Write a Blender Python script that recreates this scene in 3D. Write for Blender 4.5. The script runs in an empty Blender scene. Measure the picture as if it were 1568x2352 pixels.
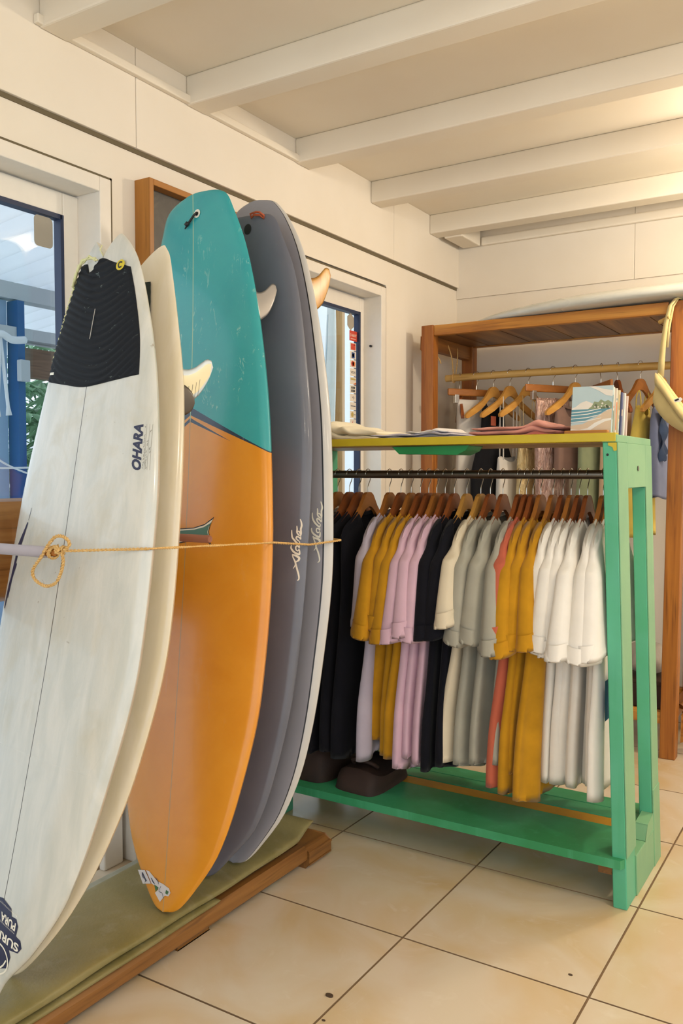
import bpy, bmesh, math, random
from math import sin, cos, pi, radians, atan2, sqrt, exp
from mathutils import Vector, Matrix
from mathutils.geometry import tessellate_polygon

random.seed(11)
SC = bpy.context.scene
COL = SC.collection

# ------------------------------------------------------------------ camera
cam_d = bpy.data.cameras.new('camera')
cam_d.sensor_fit = 'VERTICAL'
cam_d.sensor_height = 36.0
cam_d.lens = 36.0 * 1980 / 2352
cam_d.clip_start = 0.05
cam = bpy.data.objects.new('camera', cam_d)
COL.objects.link(cam)
cam.location = (0, 0, 1.25)
cam.rotation_euler = (radians(90) - math.atan(91 / 1980), 0, radians(32))
SC.camera = cam

# ------------------------------------------------------------------ world, light, exposure
W = bpy.data.worlds.new('overcast_sky')
SC.world = W
W.use_nodes = True
bg = W.node_tree.nodes['Background']
bg.inputs[0].default_value = (0.80, 0.90, 1.0, 1)
bg.inputs[1].default_value = 2.7

def lamp(name, loc, watts, col=(1, .86, .68), r=.07):
    d = bpy.data.lights.new(name, 'POINT')
    d.energy = watts
    d.color = col
    d.shadow_soft_size = r
    o = bpy.data.objects.new(name, d)
    COL.objects.link(o)
    o.location = loc
    return o

lamp('ceiling_bulb', (-0.12, 3.55, 2.36), 52)
lamp('ceiling_bulb', (0.75, 1.75, 2.38), 38)
lamp('ceiling_bulb', (0.25, -0.60, 2.38), 22)
lamp('ceiling_bulb', (1.5, 0.2, 2.38), 26)
lamp('ceiling_bulb', (1.6, 3.2, 2.38), 30)

vs = SC.view_settings
vs.view_transform = 'Standard'
vs.look = 'None'
vs.gamma = 1
vs.use_curve_mapping = False
vs.exposure = -0.44

# ------------------------------------------------------------------ small helpers
def s2l(c):
    return c / 12.92 if c <= .04045 else ((c + .055) / 1.055) ** 2.4

def hx(h):
    h = h.lstrip('#')
    return tuple(s2l(int(h[i:i + 2], 16) / 255) for i in (0, 2, 4)) + (1,)

class G:
    """node graph of one procedural material"""
    def __init__(s, name):
        s.mat = bpy.data.materials.new(name)
        s.mat.use_nodes = True
        s.nt = s.mat.node_tree
        s.b = s.nt.nodes['Principled BSDF']
        s.out = s.nt.nodes['Material Output']
    def n(s, t, **kw):
        o = s.nt.nodes.new(t)
        for k, v in kw.items():
            setattr(o, k, v)
        return o
    def put(s, sock, v):
        if hasattr(v, 'is_output'):
            s.nt.links.new(v, sock)
        else:
            sock.default_value = v
    def m(s, op, a, b=0.0, c=0.0, clamp=False):
        o = s.n('ShaderNodeMath', operation=op, use_clamp=clamp)
        for i, v in enumerate((a, b, c)):
            s.put(o.inputs[i], v)
        return o.outputs[0]
    def mix(s, f, a, b, mode='MIX'):
        o = s.n('ShaderNodeMix', data_type='RGBA', blend_type=mode)
        s.put(o.inputs[0], f)
        s.put(o.inputs[6], a)
        s.put(o.inputs[7], b)
        return o.outputs[2]
    def ramp(s, f, lo, hi):
        o = s.n('ShaderNodeMapRange')
        s.put(o.inputs[0], f)
        o.inputs[1].default_value = lo
        o.inputs[2].default_value = hi
        o.clamp = True
        return o.outputs[0]
    def coord(s, kind='Object', scale=(1, 1, 1)):
        tc = s.n('ShaderNodeTexCoord')
        mp = s.n('ShaderNodeMapping')
        mp.inputs['Scale'].default_value = scale
        if kind == 'World':
            g = s.n('ShaderNodeNewGeometry')
            s.nt.links.new(g.outputs['Position'], mp.inputs[0])
        else:
            s.nt.links.new(tc.outputs[kind], mp.inputs[0])
        return mp.outputs[0]
    def noise(s, vec, scale, detail=3, rough=.55, dist=0):
        o = s.n('ShaderNodeTexNoise')
        s.nt.links.new(vec, o.inputs['Vector'])
        o.inputs['Scale'].default_value = scale
        o.inputs['Detail'].default_value = detail
        o.inputs['Roughness'].default_value = rough
        o.inputs['Distortion'].default_value = dist
        return o.outputs['Fac']
    def bump(s, h, strength, dist=.002):
        o = s.n('ShaderNodeBump')
        s.put(o.inputs['Height'], h)
        o.inputs['Strength'].default_value = strength
        o.inputs['Distance'].default_value = dist
        s.nt.links.new(o.outputs[0], s.b.inputs['Normal'])
    def uv(s):
        u = s.n('ShaderNodeUVMap', uv_map='UVMap')
        x = s.n('ShaderNodeSeparateXYZ')
        s.nt.links.new(u.outputs[0], x.inputs[0])
        return u.outputs[0], x.outputs[0], x.outputs[1]
    def done(s, col, rough=.5, metal=0, coat=0, spec=None, sheen=0):
        s.put(s.b.inputs['Base Color'], col)
        s.put(s.b.inputs['Roughness'], rough)
        s.b.inputs['Metallic'].default_value = metal
        s.b.inputs['Coat Weight'].default_value = coat
        s.b.inputs['Coat Roughness'].default_value = .08
        if spec is not None:
            s.b.inputs['Specular IOR Level'].default_value = spec
        if sheen:
            s.b.inputs['Sheen Weight'].default_value = sheen
            s.b.inputs['Sheen Roughness'].default_value = .5
        return s.mat

def mottled(name, c1, c2, scale=6, rough=.6, bscale=60, bstr=.15, kind='World', **kw):
    g = G(name)
    v = g.coord(kind)
    f = g.ramp(g.noise(v, scale, 4), .35, .68)
    if bstr:
        g.bump(g.noise(v, bscale, 3), bstr)
    return g.done(g.mix(f, hx(c1), hx(c2)), rough, **kw)

def wood(name, c1, c2, c3, axis='z', rough=.45, scale=1.0):
    g = G(name)
    st = {'x': (1.2, 22, 22), 'y': (22, 1.2, 22), 'z': (22, 22, 1.2)}[axis]
    v = g.coord('World', tuple(k * scale for k in st))
    f = g.noise(v, 1.0, 5, .6, .6)
    v2 = g.coord('World', tuple(k * 4 * scale for k in st))
    f2 = g.noise(v2, 1.0, 2, .5, .2)
    c = g.mix(g.ramp(f, .3, .62), hx(c1), hx(c2))
    c = g.mix(g.m('MULTIPLY', g.ramp(f2, .55, .72), .55), c, hx(c3))
    g.bump(f2, .12)
    return g.done(c, rough)

def fabric(name, col, dark=.82, rough=.92, weave=900, sheen=.12, bstr=.18):
    g = G(name)
    v = g.coord('Object')
    f = g.noise(v, 14, 3)
    base = hx(col)
    low = tuple(k * dark for k in base[:3]) + (1,)
    c = g.mix(g.ramp(f, .3, .7), low, base)
    g.bump(g.m('ADD', g.m('MULTIPLY', g.noise(v, weave, 1), .5), g.noise(v, 70, 2)), bstr, .0015)
    return g.done(c, rough, spec=.2, sheen=sheen)

def flat(name, col, rough=.6, metal=0, **kw):
    g = G(name)
    v = g.coord('World')
    f = g.noise(v, 35, 2)
    base = hx(col)
    low = tuple(k * .93 for k in base[:3]) + (1,)
    return g.done(g.mix(f, low, base), rough, metal, **kw)

class MB:
    """collects geometry, build() links it as ONE mesh object"""
    def __init__(s):
        s.v, s.f, s.mi, s.uvs = [], [], [], []
    def add(s, vs, fs, mi=0, uvs=None):
        o = len(s.v)
        s.v += [tuple(p) for p in vs]
        s.uvs += list(uvs) if uvs else [(0, 0)] * len(vs)
        for f in fs:
            s.f.append(tuple(i + o for i in f))
            s.mi.append(mi)
        return s
    def box(s, x0, x1, y0, y1, z0, z1, mi=0):
        vs = [(x, y, z) for x in (x0, x1) for y in (y0, y1) for z in (z0, z1)]
        return s.add(vs, [(0, 1, 3, 2), (4, 6, 7, 5), (0, 4, 5, 1), (2, 3, 7, 6), (0, 2, 6, 4), (1, 5, 7, 3)], mi)
    def prism(s, poly, axis, a, b, mi=0):
        """poly in the two other axes (x:yz, y:xz, z:xy), extruded a..b"""
        n = len(poly)
        def P(p, t):
            return {'x': (t, p[0], p[1]), 'y': (p[0], t, p[1]), 'z': (p[0], p[1], t)}[axis]
        vs = [P(p, a) for p in poly] + [P(p, b) for p in poly]
        fs = [(i, (i + 1) % n, n + (i + 1) % n, n + i) for i in range(n)]
        tri = tessellate_polygon([[Vector((p[0], p[1], 0)) for p in poly]])
        fs += [tuple(t) for t in tri] + [tuple(n + i for i in reversed(t)) for t in tri]
        return s.add(vs, fs, mi)
    def tube(s, pts, r, n=8, closed=False, mi=0, cap=True):
        pts = [Vector(p) for p in pts]
        m = len(pts)
        R = r if isinstance(r, (list, tuple)) else [r] * m
        up = None
        vs = []
        for i in range(m):
            if closed:
                d = pts[(i + 1) % m] - pts[i - 1]
            else:
                d = pts[min(i + 1, m - 1)] - pts[max(i - 1, 0)]
            d.normalize()
            if up is None:
                up = d.orthogonal().normalized()
            up = (up - d * up.dot(d)).normalized()
            w = d.cross(up)
            for k in range(n):
                a = 2 * pi * k / n
                vs.append(pts[i] + (up * cos(a) + w * sin(a)) * R[i])
        fs = []
        for i in range(m if closed else m - 1):
            j = (i + 1) % m
            for k in range(n):
                fs.append((i * n + k, i * n + (k + 1) % n, j * n + (k + 1) % n, j * n + k))
        if cap and not closed:
            fs += [tuple(reversed(range(n))), tuple(range((m - 1) * n, m * n))]
        return s.add(vs, fs, mi)
    def grid(s, rows, wrap=False, mi=0, uvs=None):
        nr, nc = len(rows), len(rows[0])
        vs = [p for r in rows for p in r]
        fs = []
        for i in range(nr - 1):
            for j in range(nc if wrap else nc - 1):
                k = (j + 1) % nc
                fs.append((i * nc + j, i * nc + k, (i + 1) * nc + k, (i + 1) * nc + j))
        return s.add(vs, fs, mi, [p for r in uvs for p in r] if uvs else None)
    def build(s, name, mats, parent=None, smooth=None, local=False, bevel=0, seg=2):
        me = bpy.data.meshes.new(name)
        off = Vector((0, 0, 0))
        if parent is not None and not local:
            p = parent
            while p is not None:
                off += p.location
                p = p.parent
        me.from_pydata([Vector(v) - off for v in s.v], [], s.f)
        if not isinstance(mats, (list, tuple)):
            mats = [mats]
        for m in mats:
            me.materials.append(m)
        me.polygons.foreach_set('material_index', s.mi)
        uvl = me.uv_layers.new(name='UVMap')
        for lp in me.loops:
            uvl.data[lp.index].uv = s.uvs[lp.vertex_index]
        me.validate()
        if smooth:
            me.polygons.foreach_set('use_smooth', [True] * len(me.polygons))
            if smooth is not True:
                me.set_sharp_from_angle(angle=radians(smooth))
        me.update()
        o = bpy.data.objects.new(name, me)
        COL.objects.link(o)
        if parent is not None:
            o.parent = parent
        if bevel:
            b = o.modifiers.new('bevel', 'BEVEL')
            b.width = bevel
            b.segments = seg
            b.limit_method = 'ANGLE'
        return o

def box(x0, x1, y0, y1, z0, z1):
    return MB().box(x0, x1, y0, y1, z0, z1)

def tag(o, label, cat, group=None):
    o['label'] = label
    o['category'] = cat
    if group:
        o['group'] = group
    return o

def thing(name, label, cat, loc=(0, 0, 0), rz=0, group=None):
    o = bpy.data.objects.new(name, None)
    o.empty_display_size = .05
    COL.objects.link(o)
    o.location = loc
    o.rotation_euler = (0, 0, rz)
    return tag(o, label, cat, group)

def copy_tree(o, parent=None):
    c = o.copy()
    COL.objects.link(c)
    if parent is not None:
        c.parent = parent
    for ch in list(o.children):
        copy_tree(ch, c)
    return c

def struct(o):
    o['kind'] = 'structure'
    return o

def smoothstep(a, b, x):
    t = max(0, min(1, (x - a) / (b - a)))
    return t * t * (3 - 2 * t)

# ------------------------------------------------------------------ materials
m_wall = mottled('cream_wall_paint', '#e6dccb', '#eae1d2', 3, .75, 140, .05)
m_ceil = mottled('cream_ceiling_paint', '#e6dbc8', '#eae1d0', 2, .8, 120, .06)
m_pvc = flat('white_frame_plastic', '#ebe3d6', .3)
m_gasket = flat('dark_gasket_rubber', '#1d2b4a', .5)
m_gap = flat('shadow_gap_filler', '#6d6149', .9)  # brown that stands in for the shade in grooves and frame gaps
m_grout = flat('brown_grout', '#8a7154', .9)
m_teakz = wood('orange_teak_upright', '#b9772d', '#8c4d17', '#5c2f0e', 'z', scale=.8)
m_teakx = wood('orange_teak_across', '#cf9440', '#a4641f', '#6a3a14', 'x', scale=.7)
m_teaky = wood('orange_teak_deep', '#a96c2c', '#7d4a1c', '#573013', 'y')
m_slat = wood('brown_slat_wood', '#a87a42', '#6f4723', '#4c2e15', 'y', scale=.55)
m_bamboo = wood('pale_bamboo', '#d2ac69', '#c0984f', '#a67d3c', 'x')
m_steel = flat('brushed_dark_steel', '#77726a', .38, 1)
m_chrome = flat('chrome_wire', '#c9c6c0', .22, 1)
m_black = flat('black_plastic', '#17171a', .5)
m_twine = mottled('tan_twine', '#c79a56', '#e0bb7c', 200, .9, 300, .4)
m_paper = flat('white_paper', '#ece8e0', .6)
m_navy = flat('navy_print', '#232a4a', .45)
m_whiteprint = flat('white_print', '#f0ead8', .5)

def tile_mat():
    g = G('cream_glazed_tile')
    v = g.coord('World')
    inf = g.n('ShaderNodeObjectInfo')
    ofs = g.n('ShaderNodeVectorMath', operation='ADD')
    g.nt.links.new(v, ofs.inputs[0])
    sc = g.n('ShaderNodeVectorMath', operation='SCALE')
    cmb = g.n('ShaderNodeCombineXYZ')
    g.nt.links.new(inf.outputs['Random'], cmb.inputs[0])
    g.nt.links.new(inf.outputs['Random'], cmb.inputs[1])
    g.nt.links.new(cmb.outputs[0], sc.inputs[0])
    sc.inputs['Scale'].default_value = 31
    g.nt.links.new(sc.outputs[0], ofs.inputs[1])
    f = g.noise(ofs.outputs[0], 3.2, 4, .5, .8)
    f2 = g.noise(ofs.outputs[0], 9, 3, .6, 1.5)
    c = g.mix(g.ramp(f, .38, .66), hx('#d8cab3'), hx('#cfb68d'))
    c = g.mix(g.m('MULTIPLY', g.ramp(f2, .6, .75), .35), c, hx('#e3d9c8'))
    return g.done(c, g.m('ADD', .16, g.m('MULTIPLY', f2, .12)), spec=.5)
m_tile = tile_mat()

def glass_mat():
    g = G('clear_pane_glass')
    tr = g.n('ShaderNodeBsdfTransparent')
    tr.inputs[0].default_value = (.96, .98, .99, 1)
    gl = g.n('ShaderNodeBsdfGlossy')
    gl.inputs['Roughness'].default_value = .02
    mx = g.n('ShaderNodeMixShader')
    mx.inputs[0].default_value = .06
    g.nt.links.new(tr.outputs[0], mx.inputs[1])
    g.nt.links.new(gl.outputs[0], mx.inputs[2])
    g.nt.links.new(mx.outputs[0], g.out.inputs[0])
    return g.mat
m_glass = glass_mat()

def green_mat(name, c1, c2, c3):
    g = G(name)
    v = g.coord('World')
    f = g.noise(v, 5, 3, .5, .4)
    c = g.mix(g.ramp(f, .38, .62), hx(c1), hx(c2))
    st = g.coord('World', (30, 30, 2))
    c = g.mix(g.m('MULTIPLY', g.ramp(g.noise(st, 1, 3), .58, .72), .35), c, hx(c3))
    g.bump(g.noise(v, 60, 3), .12)
    return g.done(c, .42)
m_green = green_mat('turquoise_green_paint', '#4fae86', '#48a77c', '#3d9a72')
m_greenp = green_mat('pale_green_paint', '#7fb084', '#76a97f', '#8ab98c')
m_greenl = green_mat('plank_green_paint', '#3f9c6c', '#2f8a55', '#55ad82')
m_greend = green_mat('dark_green_paint', '#1f8a4c', '#1c7d44', '#268f52')
m_yellow = mottled('mustard_yellow_paint', '#c9b424', '#bfa81f', 9, .45, 70, .1)
m_ochre = mottled('ochre_yellow_paint', '#d09a22', '#b9821c', 7, .5, 70, .1)
m_ply = wood('raw_plywood', '#a8834a', '#8d6a37', '#6f4f26', 'x')

# ------------------------------------------------------------------ room shell
XW, YB, ZC = -2.056, 4.52, 2.60
XR, YF = 3.2, -2.2

floor = struct(box(XW - .1, XR, YF, YB + .1, -.10, -.004).build('floor', m_grout))
tm = None
g0 = .0019
for i in range(-2, 9):
    for j in range(-8, 6):
        x0, x1 = -1.06 + .5 * i + g0, -1.06 + .5 * (i + 1) - g0
        y0, y1 = 2.007 + .5 * j + g0, 2.007 + .5 * (j + 1) - g0
        if x0 > XR - .2 or y0 > YB or y0 < YF:
            continue
        if tm is None:
            b = MB()
            e = .0010
            w = .5 - 2 * g0
            b.add([(e, e, 0), (w - e, e, 0), (w - e, w - e, 0), (e, w - e, 0)], [(0, 1, 2, 3)])
            b.add([(0, 0, -.005), (w, 0, -.005), (w, w, -.005), (0, w, -.005), (e, e, 0), (w - e, e, 0), (w - e, w - e, 0), (e, w - e, 0)],
                  [(0, 1, 5, 4), (1, 2, 6, 5), (2, 3, 7, 6), (3, 0, 4, 7)], 1)
            tm = b.build('tile', [m_tile, m_grout], floor, local=True)
            tm.location = (x0, y0, 0)
        else:
            c = tm.copy()
            COL.objects.link(c)
            c.location = (x0, y0, 0)
# clip of the tiles against the walls is hidden behind the skirting and the wall thickness

# left wall with two door openings
wl = MB()
D1a, D1b, D2a, D2b, DT = .55, 1.936, 2.80, 3.695, 2.155
wl.box(XW - .14, XW, YF, D1a, 0, 2.75)
wl.box(XW - .14, XW, D1b, D2a, 0, 2.75)
wl.box(XW - .14, XW, D2b, YB + .14, 0, 2.75)
wl.box(XW - .14, XW, D1a, D1b, DT, 2.75)
wl.box(XW - .14, XW, D2a, D2b, DT, 2.75)
wall_left = struct(wl.build('wall_left', m_wall))
for (a, b_) in ((YF, .30), (.3025, 2.031), (2.0335, 3.75), (3.7525, YB)):
    box(XW, XW + .014, a, b_, 2.286, ZC).build('wall_panel', m_wall, wall_left, bevel=.002)
box(XW, XW + .004, YF, YB, 2.272, 2.286).build('shadow_gap', m_gap, wall_left)  # strip coloured as the groove's shade under the panels
struct(box(XW + .014, XW + .034, 1.64, 3.0, 2.505, 2.532).build('trim_1', m_ceil, bevel=.004))

wall_back = struct(box(XW - .14, XR, YB, YB + .14, 0, 2.75).build('wall_back', m_wall))
for (a, b_) in ((XW, -1.08), (-1.0785, .2), (.2015, XR)):
    box(a, b_, YB - .010, YB, 2.224, ZC).build('wall_panel', m_wall, wall_back, bevel=.002)
struct(box(-1.90, XR, YB - .035, YB - .010, 2.498, 2.545).build('trim_2', m_ceil, bevel=.008))
wr = MB()
wr.box(XR, XR + .1, YF, YB + .14, 0, .45)
wr.box(XR, XR + .1, YF, YB + .14, 2.3, 2.75)
wr.box(XR, XR + .1, 3.4, YB + .14, .45, 2.3)
wr.box(XR, XR + .1, YF, -1.6, .45, 2.3)
struct(wr.build('wall_right', m_wall))          # window opening is made up, added to let in more sky light
# bottoms of two white pilasters at the left wall behind the boards
struct(box(XW, -2.03, 1.85, 1.93, 0, .5).build('trim_3', m_pvc, bevel=.006))
struct(box(XW, -1.99, 1.945, 2.06, 0, .5).build('trim_4', m_pvc, bevel=.006))

ceiling = struct(box(XW - .14, XR, YF, YB + .14, ZC, ZC + .12).build('ceiling', m_ceil))
bm_ = None
for y in (-.21, .41, 1.03, 1.66, 2.267, 2.915, 3.524, 4.14):
    b = box(XW + .014, XR, y, y + .10, 2.502, ZC).build('beam', m_ceil, ceiling, bevel=.006)
box(-2.005, -1.90, 4.24, YB - .035, 2.495, ZC).build('beam', m_ceil, ceiling, bevel=.006)

# ------------------------------------------------------------------ doors
def door(name, y0, y1, zt, ysash0, glass_edge, side):
    """white sliding door set back in the left wall; y0..y1 opening, ysash edge of the moving leaf"""
    d = MB()
    F = .052
    xf = XW + .006
    d.box(XW - .12, xf, y1 - F, y1 - .006, 0, zt - .006)
    d.box(XW - .12, xf, y0, y1 - F, zt - F, zt - .006)
    d.box(XW - .12, xf, y0, y0 + F, 0, zt - F)
    o = struct(d.build(name, m_pvc, bevel=.003))
    g = MB()
    g.box(XW - .005, XW + .002, y1 - .007, y1 + .001, 0, zt + .001)
    g.box(XW - .005, XW + .002, y0, y1, zt - .007, zt + .001)
    g.build('shadow_gap', m_gap, o)  # dark line painted as shade along the frame gap
    # leaf
    xs = XW - .092
    s = MB()
    ge = glass_edge
    s.box(xs - .035, xs, ge + .006, ysash0, .02, zt - F - .004)
    s.box(xs - .035, xs, y0 + F, ge + .006, zt - F - .075, zt - F - .004)
    s.box(xs - .035, xs, y0 + F, y0 + F + .06, .02, zt - F - .075)
    s.box(xs - .035, xs, y0 + F + .06, ge + .006, .02, .14)
    s.build('door_leaf', m_pvc, o, bevel=.004)
    k = MB()
    k.box(xs - .030, xs + .0015, ge - .004, ge + .008, .14, zt - F - .073)
    k.box(xs - .030, xs + .0015, y0 + F + .06, ge, zt - F - .087, zt - F - .073)
    k.build('gasket', m_gasket, o)
    box(xs - .020, xs - .014, y0 + F + .06, ge, .14, zt - F - .08).build('pane', m_glass, o)
    return o, xs

door1, xs1 = door('door_1', D1a, D1b, DT + .008, 1.905 - .02, 1.818, 0)
door2, xs2 = door('door_2', D2a, D2b, DT - .008, 3.69 - .045, 3.602, 0)
box(xs2 - .03, xs2 + .012, 3.30, 3.325, .95, 1.33).build('door_handle', m_black, door2, bevel=.005)
# screw in the reveal of the right door
MB().tube([(XW - .05, 3.632, 1.86), (XW - .05, 3.640, 1.86)], .006, 10).build('screw', m_black, door2)

# stickers on the panes
m_stick = flat('grey_sticker_film', '#a9a090', .5)
xg = xs1 - .0135
rr = []
for (cy, cz, a0) in ((1.781, 2.008, 0), (1.741, 2.008, 90), (1.741, 1.944, 180), (1.781, 1.944, 270)):
    for k in range(5):
        a = radians(a0 + k * 22.5)
        rr.append((cy + .014 * cos(a), cz + .014 * sin(a)))
tag(MB().prism(rr, 'x', xg, xg + .0012).build('sticker', m_stick), 'plain brown-grey rounded sticker on the left glass door', 'sticker')
xg = xs2 - .0135
hexa = [(3.540 + .036 * cos(radians(a)) * .95, 1.968 + .042 * sin(radians(a))) for a in (90, 30, -30, -90, -150, 150)]
tag(MB().prism(hexa, 'x', xg, xg + .0012).build('sticker', m_stick), 'grey hexagonal sticker at the top of the right glass door', 'sticker')
m_red = flat('red_sticker_print', '#cf4a34', .5)
m_card = flat('card_sticker_film', '#e9decf', .5)
m_blue = flat('blue_sticker_print', '#2f4f8c', .5)
m_orange = flat('orange_sticker_print', '#e07a3c', .5)
m_olive_p = flat('olive_sticker_print', '#c2a85c', .5)

TXT = {}
def text_data(s, shear=0.0, bold=0.0):
    """flat mesh data of a string, height of capitals about 0.7"""
    key = (s, shear, bold)
    if key in TXT:
        return TXT[key]
    cu = bpy.data.curves.new('lettering', 'FONT')
    cu.body = s
    cu.size = 1.0
    cu.shear = shear
    cu.offset = bold
    cu.resolution_u = 3
    ob = bpy.data.objects.new('lettering', cu)
    COL.objects.link(ob)
    dg = bpy.context.evaluated_depsgraph_get()
    me = ob.evaluated_get(dg).to_mesh()
    vs = [(v.co.x, v.co.y) for v in me.vertices]
    fs = [tuple(p.vertices) for p in me.polygons]
    ob.evaluated_get(dg).to_mesh_clear()
    bpy.data.objects.remove(ob)
    bpy.data.curves.remove(cu)
    x0 = min(v[0] for v in vs); x1 = max(v[0] for v in vs)
    y0 = min(v[1] for v in vs); y1 = max(v[1] for v in vs)
    vs = [((x - x0) / (x1 - x0), (y - y0) / (y1 - y0)) for x, y in vs]   # unit box
    TXT[key] = (vs, fs)
    return TXT[key]

def text_on(s, fn, **kw):
    """fn maps the unit box of the text to a point in space"""
    vs, fs = text_data(s, **kw)
    return MB().add([fn(a, b) for a, b in vs], fs)

def sticker(label, z0, z1, y0, y1, mat, marks):
    o = tag(box(xg, xg + .0012, y0, y1, z0, z1).build('payment_sticker', mat), label, 'sticker')
    for kind, m, args in marks:
        xm = xg + .0016
        if kind == 'box':
            a, b_, c, d = args
            k = MB().box(xm - .0004, xm, y0 + (y1 - y0) * a, y0 + (y1 - y0) * b_, z0 + (z1 - z0) * c, z0 + (z1 - z0) * d)
        elif kind == 'disc':
            a, c, r = args
            k = MB().prism([(y0 + (y1 - y0) * a + r * cos(t * pi / 10), z0 + (z1 - z0) * c + r * sin(t * pi / 10)) for t in range(20)], 'x', xm - .0004, xm)
        elif kind == 'poly':
            k = MB().prism([(y0 + (y1 - y0) * a, z0 + (z1 - z0) * c) for a, c in args], 'x', xm - .0004, xm)
        else:
            a, b_, c, d, t = args
            k = text_on(t, lambda u, v: (xm, y0 + (y1 - y0) * (a + (b_ - a) * u), z0 + (z1 - z0) * (c + (d - c) * v)))
        k.build('print', m, o)
    return o

Y0, Y1 = 3.535, 3.590
sticker('red rectangular sticker directly below the hexagon on the right glass door', 1.879, 1.927, 3.530, 3.600, m_red,
        [('text', m_whiteprint, (.08, .92, .42, .68, 'D-BAIT')), ('box', m_whiteprint, (.15, .85, .18, .22))])
names = [
    ('small grey-edged sticker with red square, second in the strip on glass', [('box', m_red, (.12, .88, .1, .9)), ('box', m_card, (.6, .85, .72, .78))]),
    ('small sticker with dark blue emblem, third in the strip on glass', [('box', m_blue, (.25, .75, .12, .88)), ('disc', m_card, (.5, .5, .009))]),
    ('small sticker with two overlapping orange discs, fourth in the strip', [('disc', m_red, (.40, .5, .013)), ('disc', m_orange, (.62, .5, .013))]),
    ('small grey sticker reading VISA in the strip on glass', [('text', m_navy, (.10, .90, .33, .66, 'VISA'))]),
    ('small sticker with orange corner wedge in the strip on glass', [('box', m_olive_p, (.1, .9, .58, .82)), ('poly', m_orange, [(.45, 0.05), (.98, .05), (.98, .32)])]),
    ('small sticker with six black marks in two rows', [('box', m_black, (.2 + .22 * i, .36 + .22 * i, .55 - .4 * j, .85 - .4 * j)) for i in range(3) for j in range(2)]),
    ('small grey sticker with dark bracket mark in the strip', [('poly', m_navy, [(.55, .75), (.68, .6), (.68, .4), (.55, .25), (.60, .5)]), ('box', m_navy, (.4, .47, .45, .62))]),
    ('small grey sticker with one thin dark bar in the strip', [('box', m_navy, (.12, .88, .46, .56))]),
    ('small sticker with ochre disc, last but one in the strip', [('disc', m_olive_p, (.38, .5, .012)), ('box', m_navy, (.66, .9, .46, .54))]),
    ('small sticker with curved pink mark, lowest in the strip', [('poly', m_red, [(.5, .85), (.36, .6), (.42, .3), (.7, .15), (.52, .36), (.46, .6)])]),
]
for i, (lab, marks) in enumerate(names):
    z1 = 1.870 - i * .0405
    sticker(lab, z1 - .037, z1, Y0, Y1, m_card, marks)

# ------------------------------------------------------------------ surfboards
TW = [0, .03, .08, .16, .28, .45, .62, .78, .9, .96, .985, 1.0]
def pchip(xs, ys):
    n = len(xs)
    h = [xs[i + 1] - xs[i] for i in range(n - 1)]
    d = [(ys[i + 1] - ys[i]) / h[i] for i in range(n - 1)]
    m = [0.0] * n
    m[0], m[-1] = d[0], d[-1]
    for i in range(1, n - 1):
        if d[i - 1] * d[i] > 0:
            w1 = 2 * h[i] + h[i - 1]
            w2 = h[i] + 2 * h[i - 1]
            m[i] = (w1 + w2) / (w1 / d[i - 1] + w2 / d[i])
    def f(x):
        i = 0
        while i < n - 2 and x > xs[i + 1]:
            i += 1
        t = (x - xs[i]) / h[i]
        return (ys[i] * (1 + 2 * t) * (1 - t) ** 2 + m[i] * h[i] * t * (1 - t) ** 2
                + ys[i + 1] * t * t * (3 - 2 * t) + m[i + 1] * h[i] * t * t * (t - 1))
    return f

def round_tips(width, notch):
    xs, ys = list(TW), list(width)
    a, b_ = ys[0], ys[1]
    xs = [0, .0015, .005, .012] + xs[1:]
    ys = [a * .15, a + (b_ - a) * .10, a + (b_ - a) * .30, a + (b_ - a) * .54] + ys[1:]
    if not notch:
        c = ys[-1]
        p = ys[-2]
        xs = xs[:-1] + [.993, .9975, 1.0]
        ys = ys[:-1] + [c + (p - c) * .62, c + (p - c) * .15, c * .62]
    return pchip(xs, ys)

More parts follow.
